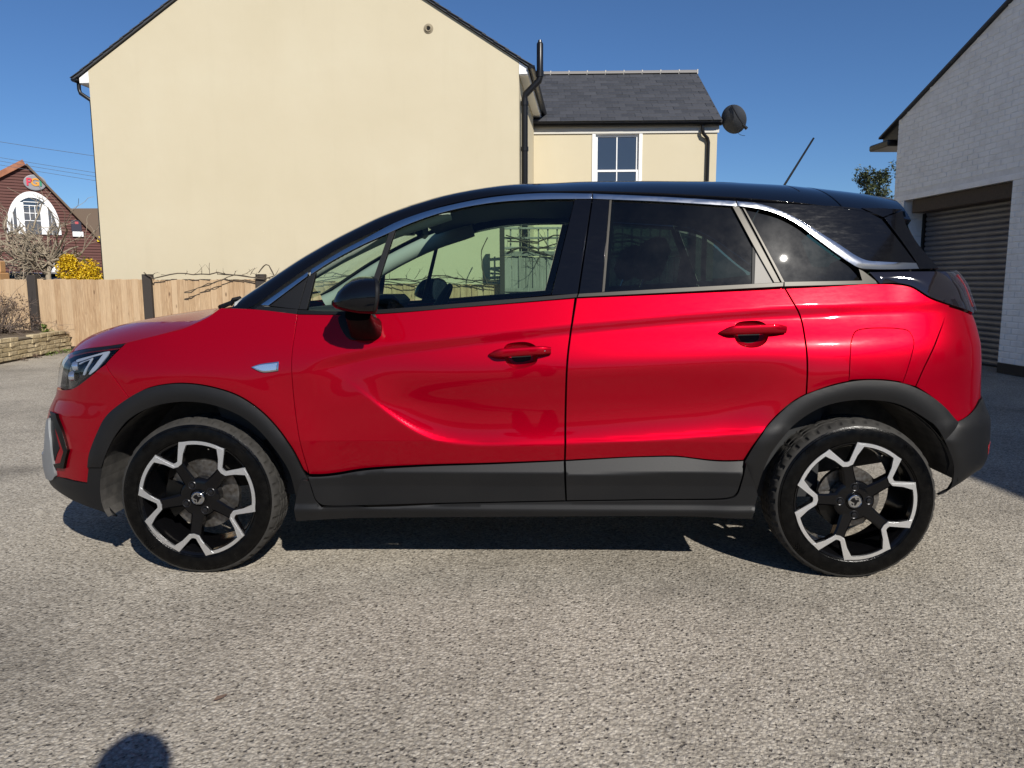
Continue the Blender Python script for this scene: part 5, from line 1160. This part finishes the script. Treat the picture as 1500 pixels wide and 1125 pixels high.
lm = MB(); bl = [blob(rg.gauss(0,.40), rg.gauss(0,.35), 3.05+rg.gauss(0,.40), .45,.45,.60,4,i) for i in range(14)]
leaves(lm, 9500, lambda: rg.choice(bl)(rg), .075, rg); lm.build('crown', leaf_dark, evt)

# ---------------------------------------------------------------- brown boarded building with the arched window
CR = math.radians(38); cl = tag(empty('boarded_building', (-25.7,36,0), CR), 'dark brown weatherboarded building with a gable and white arched window, far left', 'building')
cl.scale = (.84,1,1)
def cw(lx, ly, z): return (-25.7+.84*lx*math.cos(CR)-ly*math.sin(CR), 36+.84*lx*math.sin(CR)+ly*math.cos(CR), z)
gl = [(-6,0),(4.4,0),(4.4,2.6),(3.62,3.3),(-.12,7.07),(-6,3.9)]
MB().prism(gl, .04, 9).build('wall', wboard, cl)
bd = MB(); z = .1
while z < 7.0:
    xl = max(-6, -6+(z-3.9)/(7.07-3.9)*5.88) if z > 3.9 else -6; xr = 4.4 if z < 2.6 else (4.4-.78*(z-2.6)/.7 if z < 3.3 else 3.62-3.74*(z-3.3)/3.77)
    if xr-xl > .2: bd.add([(xl,.03,z+.15),(xr-.1,.03,z+.15),(xr,-.015,z),(xl,-.015,z),(xl,.04,z),(xr,.04,z)], [(0,3,2,1),(3,4,5,2)])
    z += .148
tag(bd.build('weatherboards', wboard, cl), kind='stuff')
for a, b, mt in (((-6.2,3.79),(-.12,7.07),redtile),((3.75,3.17),(-.12,7.07),browntile)):
    d = Vector((b[0]-a[0],0,b[1]-a[1])); n = Vector((-d.z,0,d.x)).normalized(); n = n if n.z > 0 else -n
    v = [Vector((a[0],-.2,a[1])), Vector((b[0],-.2,b[1])), Vector((b[0],9,b[1])), Vector((a[0],9,a[1]))]; v += [q+n*(.28 if mt is redtile else .10) for q in v]
    MB().add(v, [(0,1,2,3),(4,7,6,5),(0,4,5,1),(1,5,6,2),(2,6,7,3),(3,7,4,0)]).build('roof', mt, cl)
cx, cz, aw, ah = .06, 3.62, 1.42, 2.14
def arch(k, y0, y1, s=1., w=0.): return [(cx+(aw*k)*math.cos(t), cz+(ah*k)*math.sin(t)**.9 if math.sin(t) > 0 else cz) for t in np.linspace(0, PI, 28)]
o1, o2 = arch(1,0,0), arch(.86,0,0); fm = MB(); n = len(o1)
fm.add([(x,-.10,z) for x, z in o1]+[(x,-.10,z) for x, z in o2]+[(x,.03,z) for x, z in o1]+[(x,.03,z) for x, z in o2], [(i,i+1,n+i+1,n+i) for i in range(n-1)]+[(i,2*n+i,2*n+i+1,i+1) for i in range(n-1)]+[(n+i,n+i+1,3*n+i+1,3*n+i) for i in range(n-1)])
aw_ = fm.build('arched_window', upvc, cl)
MB().prism(o2, -.035, -.02).build('pane', winglass, aw_)
for x0, x1, zt in ((-.86,-.46,5.2),(.38,.80,5.15)): MB().bbox(cx+x0, cx+x1, -.09, -.04, cz-.02, zt, .01).build('white_panel', upvc, aw_)
gb_ = MB()
for zz in (4.28,4.66,5.04,5.22): gb_.box(cx-.46, cx+.38, -.07, -.04, zz, zz+.035)
for xx in (-.18,.10): gb_.box(cx+xx, cx+xx+.035, -.072, -.042, 4.28, 5.04)
for xx, s_ in ((-.66,1),(.95,-1)): gb_.box(cx+xx-.42*(s_>0), cx+xx-.39*(s_>0)+.02, -.07, -.04, cz, 4.7)
gb_.build('glazing_bar', upvc, aw_)
# oval board with three coloured letters
sg = tag(empty('oval_sign', cw(.30,-.06,6.22), CR), 'grey oval sign with coloured letters PGI near the peak of the brown gable', 'sign')
sgm = M('grey_sign_board', (.22,.22,.24), .5)
MB().lathe([(-.03,0),(-.03,.46),(-.02,.50),(.03,.50)], 40, 'y').build('board', sgm, sg).scale = (1, 1, .78)
for ch, x, c in (('P',-.26,(.55,.02,.06)),('G',.0,(.62,.28,.02)),('I',.25,(.01,.22,.12))):
    cu = bpy.data.curves.new('letter', 'FONT'); cu.body = ch; cu.size = .52; cu.extrude = .012; cu.offset = .014; cu.align_x = 'CENTER'; cu.align_y = 'CENTER'
    tmp = bpy.data.objects.new('letter', cu); col.objects.link(tmp); bpy.context.view_layer.update(); me = bpy.data.meshes.new_from_object(tmp.evaluated_get(bpy.context.evaluated_depsgraph_get())); bpy.data.objects.remove(tmp); me.materials.clear(); me.materials.append(M('letter_'+ch, c, .5)); o = link('letter', me, None, sg); o.location = (x, -.05, 0); o.rotation_euler = (PI/2, 0, 0)
s2 = tag(empty('wall_sign', cw(2.35,-.06,4.05), CR), 'small dark plaque with a red patch over a white strip on the brown boards', 'sign')
MB().bbox(-.26,.22,-.03,.02,-.22,.36,.01).build('board', M('navy_sign', (.02,.018,.035), .5), s2); MB().box(-.08,.08,-.036,-.031,.16,.28).build('patch', M('red_patch', (.45,.06,.07), .5), s2)
MB().bbox(-.22,.28,-.035,.02,-.50,-.235,.01).build('strip', upvc, s2)
s3 = tag(empty('yellow_sign', cw(3.62,-.06,3.45), CR), 'small yellow notice at the right end of the brown boarded wall', 'sign'); MB().bbox(-.16,.3,-.03,.02,-.14,.15,.01).build('board', M('yellow_notice', (.75,.55,.02), .5), s3); MB().box(-.1,.2,-.035,-.031,-.05,.05).build('print', void, s3)
MB().box(1.0-.3, 1.0+.15, -.04, .02, 1.7, 2.5).build('lower_window', upvc, cl)
# far house with a chimney
fh = tag(empty('far_house', (-36.4,58,0)), 'distant house with brown tiled roof and brick chimney beyond the boarded building', 'house')
MB().prism([(0,4.6),(4,7.4),(8,4.6)], -5, 9, 'x').build('roof', browntile, fh); MB().box(-4.8, 8.8, .2, 7.8, 0, 4.6).build('wall', chimbrick, fh)
ch = MB().bbox(.0,.95,3.2,4.2,6.4,8.0,.03).bbox(-.06,1.01,3.14,4.26,7.6,7.75,.02).build('chimney', chimbrick, fh); MB().box(-.1,1.05,3.1,4.3,6.9,7.05).build('flashing', upvc, ch)
MB().tube([(.4,3.6,8.0),(.4,3.6,9.4)], .03, 6).tube([(-.2,3.6,9.3),(1.0,3.6,9.2)], .02, 5).build('aerial', dchrome, fh)
# overhead cables
cb = 'overhead cables at upper left'
for i, (za, zb) in enumerate(((7.13,5.95),(6.72,5.33),(6.65,5.18),(6.56,5.02))):
    tag(MB().tube([(-34+24*t, 24, za+1.9-(za+1.9-zb+1.1)*t+1.3*(t-.5)**2-.33) for t in np.linspace(0,1,14)], .007 if i else .008, 5).build('power_cable', M('grey_cable', (.10,.12,.15), .6), None), (('single overhead cable, uppermost and apart from the bundle of three','top cable of the close bundle of three overhead cables','middle cable of the close bundle of three overhead cables','lowest of the overhead cables, bottom of the bundle of three')[i]), 'cable', cb)
# timber gatepost and cars behind the fence
gp = tag(empty('timber_pier', (-10.28,11.6,0)), 'short orange-brown timber pier peeping over the board fence under the bare tree', 'post')
ply = M('orange_plywood', (.45,.25,.11), .7); MB().bbox(-.22,.10,-.15,.15,0,1.36,.02).build('pier', ply, gp); MB().bbox(-.03,.085,-.08,.08,1.36,1.58,.015).build('cap', ply, gp)
carpaint2 = M('dark_blue_car_paint', (.008,.012,.03), .2, .3, 1); 
def faraway_car(loc, label):
    c = tag(empty('parked_car', loc), label, 'car')
    def hull(secs, name, mat):
        v = [(x, s*w, z) for (x, w, z0, z1) in secs for (s, z) in ((-1,z0),(-1.02,(z0+z1)/2),(-.9,z1),(.9,z1),(1.02,(z0+z1)/2),(1,z0))]
        n = len(secs); f = [(i*6+j, i*6+(j+1)%6, i*6+6+(j+1)%6, i*6+6+j) for i in range(n-1) for j in range(6)]+[tuple(range(6)), tuple((n-1)*6+k for k in range(6))]
        return MB().add(v, f).build(name, mat, c, 40)
    hull([(-2.1,.7,.3,.6),(-2.0,.84,.25,.72),(-1.0,.88,.22,.92),(1.6,.88,.22,.95),(2.05,.8,.3,.9),(2.1,.7,.4,.7)], 'body', carpaint2)
    hull([(-1.05,.78,.90,.93),(-.3,.68,.90,1.36),(.2,.68,.92,1.40),(1.1,.68,.92,1.37),(1.75,.76,.92,.96)], 'window_glass', privacy)
    hull([(-.36,.64,1.36,1.375),(.2,.64,1.40,1.425),(1.14,.64,1.36,1.385)], 'roof', carpaint2)
    for x in (-1.3,1.3):
        for y in (-.86,.70): MB().lathe([(0,.0),(0,.2),(.0,.31),(.16,.31),(.16,0)], 24).build('wheel', tyre_m, c, 40, loc=(x,y,.31))
faraway_car((-12.6,15.4,0), 'dark blue parked car mostly hidden behind the fence at the far left edge')
faraway_car((-16.1,24.5,0), 'dark parked car behind the fence between the bare tree and yellow bush')

# ---------------------------------------------------------------- white brick garage on the right
grz = math.atan2(-.9978, .0668)
gar = tag(empty('brick_garage', (5.755,9.55,0), grz), 'white painted brick garage with grey roller door in shade on the right', 'garage')
OX0, OX1, OZ = .30, 2.72, 2.38
gz = lambda x: 3.62+.385*x if x < 4.2 else 3.62+.385*(8.4-x)
GD = 7.0
back = .004
MB().prism([(0,OZ),(8.4,OZ),(8.4,3.62),(4.2,gz(4.2)),(0,3.62)], back, GD).build('wall', whitemortar, gar)
MB().box(0, OX0, back, GD, 0, OZ).build('pier', whitemortar, gar); MB().box(OX1, 8.4, back, GD, 0, OZ).build('pier', whitemortar, gar)
MB().box(OX0+.0, OX1, .55, GD, 0, OZ-.001).build('doorway_dark', void, gar)
rgb = random.Random(9)
def brickmesh(L):
    m = MB().bbox(-L/2, L/2, -.002, .05, -.0325, .0325, .006); return m.mesh('brick', (whitebrick,))
BL, BH, JT = .215, .075, .010
bms = {}; stuff = MB(); nbk = 0; cand = []
r = 0; z = .05
while z < gz(4.2)-.05:
    x = -(.1125 if r%2 else 0)
    while x < 4.4:
        xa, xb = max(x, 0.0), x+BL
        if z < OZ+.07 and z > OZ-.03: pass
        segs = [(xa, xb)]
        if z < OZ-.01:
            segs = [(a, b) for a, b in ((xa, min(xb, OX0)), (max(xa, OX1), xb)) if b-a > .03]
        for a, b in segs:
            if OZ-.02 < z < OZ+.085: continue           # concrete lintel course
            top = gz(min(max(a,0),8.4)) if a < 4.2 else gz(b)
            if z+.04 > min(gz(a), gz(b)) : continue
            cand.append((a, b, z))
        x += BL+JT
    z += BH; r += 1
cand.sort(key=lambda q: (q[0] > 2.85, -(q[0])))
for i, (a, b, z) in enumerate(cand):
    L = round(b-a, 3); c = ((a+b)/2, rgb.uniform(-.0015,.002), z+.0375)
    if i < 300 and a <= 2.95:
        if L not in bms: bms[L] = brickmesh(L)
        o = link('brick', bms[L], None, gar); o.location = c; o.rotation_euler = (rgb.gauss(0,.006), rgb.gauss(0,.004), rgb.gauss(0,.006)); nbk += 1
    else: stuff.bbox(a, b, c[1]-.002, .05, z+.005, z+.070, .006)
tag(stuff.build('brickwork', whitebrick, gar), kind='stuff')
MB().bbox(-.003, 3.6, -.004, .05, OZ-.0, OZ+.078, .006).build('concrete_lintel', M('painted_concrete', (.6,.6,.585), .8, fn=_white), gar)
MB().bbox(OX0+.12, OX1-.005, .06, .30, OZ-.20, OZ-.003, .01).build('timber_lintel', lintel_m, gar)
MB().box(OX0-.001, OX0+.001, .0, .52, 0, OZ).build('reveal', whitemortar, gar)
for kz in range(9): MB().bbox(OX0+.0005, OX0+.006, .03, .33, .03+kz*.26, .03+kz*.26+.245, .002).build('reveal_block', whitebrick, gar)
MB().box(OX1-.001, OX1+.001, .0, .52, 0, OZ).build('reveal', whitemortar, gar)
slp = [(0,0),(-.010,.008),(-.019,.024),(-.021,.038),(-.019,.052),(-.010,.068),(0,.0745),(.006,.0745),(.006,0)]
sm_ = MB().prism(slp, OX0+.02, OX1-.005, 'x').mesh('slat', (roller_m,), 35)
door = link('roller_door', MB().box(OX0+.02, OX1-.005, .352, .36, .02, OZ-.2).mesh('roller_door', (roller_m,)), None, gar)
for i in range(30):
    o = link('slat', sm_, None, door); o.location = (0, .345, .02+i*.0755)
MB().bbox(OX0+.01, OX0+.07, .30, .36, 0, OZ-.2, .004).build('door_guide', void, gar); MB().bbox(OX1-.06, OX1-.002, .27, .325, 0, OZ-.2, .004).build('door_guide', void, gar)
MB().bbox(-.02, OX0-.005, -.012, .04, 0, .13, .005).bbox(OX1+.005, 8.4, -.012, .04, 0, .13, .005).build('plinth', M('black_bitumen', (.012,.012,.013), .8), gar)
rf = MB(); 
for a, b in (((-.50, 3.62-.50*.385), (4.2, gz(4.2))), ((8.9, 3.62-.5*.385), (4.2, gz(4.2)))):
    v = [Vector((a[0],-.05,a[1]+.012)), Vector((b[0],-.05,b[1]+.012)), Vector((b[0],GD+.1,b[1]+.012)), Vector((a[0],GD+.1,a[1]+.012))]; v += [q+Vector((0,0,.03)) for q in v]
    rf.add(v, [(0,1,2,3),(4,7,6,5),(0,4,5,1),(1,5,6,2),(2,6,7,3),(3,7,4,0)])
rf.build('roof', slate, gar)
MB().prism([(-.002,3.35),(-.002,3.60),(-.45,3.44),(-.45,3.36)], .0, .06).build('eaves_board', blackpipe, gar)
MB().bbox(-.70,-.10,-.10,GD,3.27,3.37,.02).build('gutter', blackpipe, gar)
# taller workshop next to it, out of the picture to the right: its shadow falls across the yard behind the car
ws = tag(empty('workshop', (6.25,.6,0), grz), 'tall white workshop right of the yard casting the shadow behind the car', 'building')
MB().prism([(0,0),(14,0),(14,5.75),(0,5.75)], 0, 8).build('wall', whitebrick, ws); MB().bbox(-.1,14.1,-.25,8.1,5.75,5.95,.02).build('parapet', slate, ws)
for i in range(4): 
    w_ = MB().bbox(1.5+i*3.2, 2.9+i*3.2, -.03, .05, 1.2, 2.6, .01).build('window_frame', upvc, ws); MB().box(1.58+i*3.2, 2.82+i*3.2, -.034, -.031, 1.28, 2.52).build('pane', winglass, w_)
tag(MB().add([(0,0,0),(.012,.009,.006),(.028,.010,.004),(.040,.002,.009),(.028,-.009,.007),(.010,-.008,.003)], [(0,1,4,5),(1,2,3,4)]).build('fallen_leaf', leaf_dry, None, loc=(-.86,-.90,.006)), 'single curled dry leaf lying on the asphalt near the shadow', 'leaf').rotation_euler = (0,0,.5)

# ---------------------------------------------------------------- the photographer, behind the camera (the head's shadow falls into the picture)
ph = tag(empty('person', (.05,-3.19,0)), 'photographer in dark jacket and jeans holding up a phone, whose head shadow falls bottom left', 'person')
skin = M('skin', (.50,.32,.23), .55); jacket = M('navy_jacket', (.02,.025,.045), .85); jeans = M('blue_jeans', (.05,.07,.13), .85); hair = M('brown_hair', (.04,.025,.015), .7)
def skinmesh(name, V, E, R, mat, root=0, sub=2, parent=None):
    me = bpy.data.meshes.new(name); me.from_pydata(V, E, []); o = link(name, me, mat, parent)
    m = o.modifiers.new('skin', 'SKIN'); 
    if not me.skin_vertices: me.attributes
    for i, r in enumerate(R): me.skin_vertices[0].data[i].radius = (r if hasattr(r, '__len__') else (r, r))
    me.skin_vertices[0].data[root].use_root = True
    s = o.modifiers.new('sub', 'SUBSURF'); s.levels = sub; s.render_levels = sub; m.use_smooth_shade = True
    return o
def body():
    V = [(0,0,.90),(0,.0,1.08),(0,.01,1.26),(0,.02,1.36),(0,.04,1.43),(0,.06,1.52),(0,.07,1.585),
         (-.10,0,.86),(-.12,.02,.48),(-.13,0,.08),(-.13,.14,.04),(.10,0,.86),(.12,.02,.48),(.13,0,.08),(.13,.14,.04),
         (-.19,.01,1.33),(-.24,.06,1.08),(-.12,.20,1.12),(-.085,.215,1.14),(.19,.01,1.33),(.24,.06,1.08),(.12,.20,1.12),(.068,.215,1.14)]
    E = [(0,1),(1,2),(2,3),(3,4),(4,5),(5,6),(0,7),(7,8),(8,9),(9,10),(0,11),(11,12),(12,13),(13,14),(3,15),(15,16),(16,17),(17,18),(3,19),(19,20),(20,21),(21,22)]
    R = [(.17,.12),(.15,.11),(.17,.12),(.13,.10),.055,(.082,.10),(.07,.085),.095,.065,.05,.04,.095,.065,.05,.04,.07,.05,.04,.035,.07,.05,.04,.035]
    return skinmesh('body', V, E, R, jacket, 0, 2, ph)
bo = body()
hd = MB().lathe([(-.125,.0),(-.11,.045),(-.07,.070),(-.02,.080),(.04,.083),(.085,.066),(.115,.035),(.125,0)], 24, 'z').build('head', skin, ph, 60, loc=(0,.07,1.515)); hd.scale = (.93,1.12,1)
MB().lathe([(-.02,.092),(.04,.096),(.09,.078),(.125,.045),(.136,0)], 24, 'z').build('hair', hair, hd, 60, loc=(0,-.014,0))
MB().tube([(0,.080,.02),(0,.100,-.02),(0,.084,-.03)], [.008,.014,.010], 8).build('nose', skin, hd, 60)
for s_ in (-1,1):
    MB().lathe([(0,0),(.004,.010),(.010,.012)], 10, 'y').build('eye', M('eye', (.05,.03,.02), .1), hd, 60, loc=(s_*.032,.068,.012)); MB().tube([(s_*.083,0,.02),(s_*.092,-.008,.0),(s_*.084,0,-.03)], [.012,.018,.010], 8).build('ear', skin, hd, 60)
    tr = skinmesh('trousers', [(s_*.10,0,.90),(s_*.12,.02,.48),(s_*.13,0,.10)], [(0,1),(1,2)], [.105,.075,.062], jeans, 0, 2, ph)
    MB().bbox(s_*.13-.05, s_*.13+.05, -.09, .20, .0, .09, .03).build('shoe', void, ph, 50)
    h0 = Vector((-.01+s_*.075-.0, .215, 1.145))
    Vh, Eh, Rh = [tuple(h0)], [], [.028]
    pal = h0+Vector((-s_*.01,.05,.012)); Vh.append(tuple(pal)); Eh.append((0,1)); Rh.append(.030)
    for fi in range(4):
        b0 = pal+Vector((s_*.012,.018,.030-.019*fi)); b1 = b0+Vector((-s_*.012,.030-.004*abs(fi-1),.002)); b2 = b1+Vector((-s_*.024,.010,.0)); i0 = len(Vh)
        Vh += [tuple(b0), tuple(b1), tuple(b2)]; Eh += [(1,i0),(i0,i0+1),(i0+1,i0+2)]; Rh += [.0095,.0088,.0075]
    t0 = pal+Vector((-s_*.012,-.005,.030)); i0 = len(Vh); Vh += [tuple(t0), tuple(t0+Vector((-s_*.018,.018,.018)))]; Eh += [(1,i0),(i0,i0+1)]; Rh += [.011,.009]
    skinmesh('hand', Vh, Eh, Rh, skin, 0, 1, bo)
phone = tag(MB().bbox(-.078,.078,-.004,.004,-.038,.038,.0035).build('phone', gloss, None, loc=(.043,-2.905,1.158)), 'black phone held up in the photographer\'s hands', 'phone')
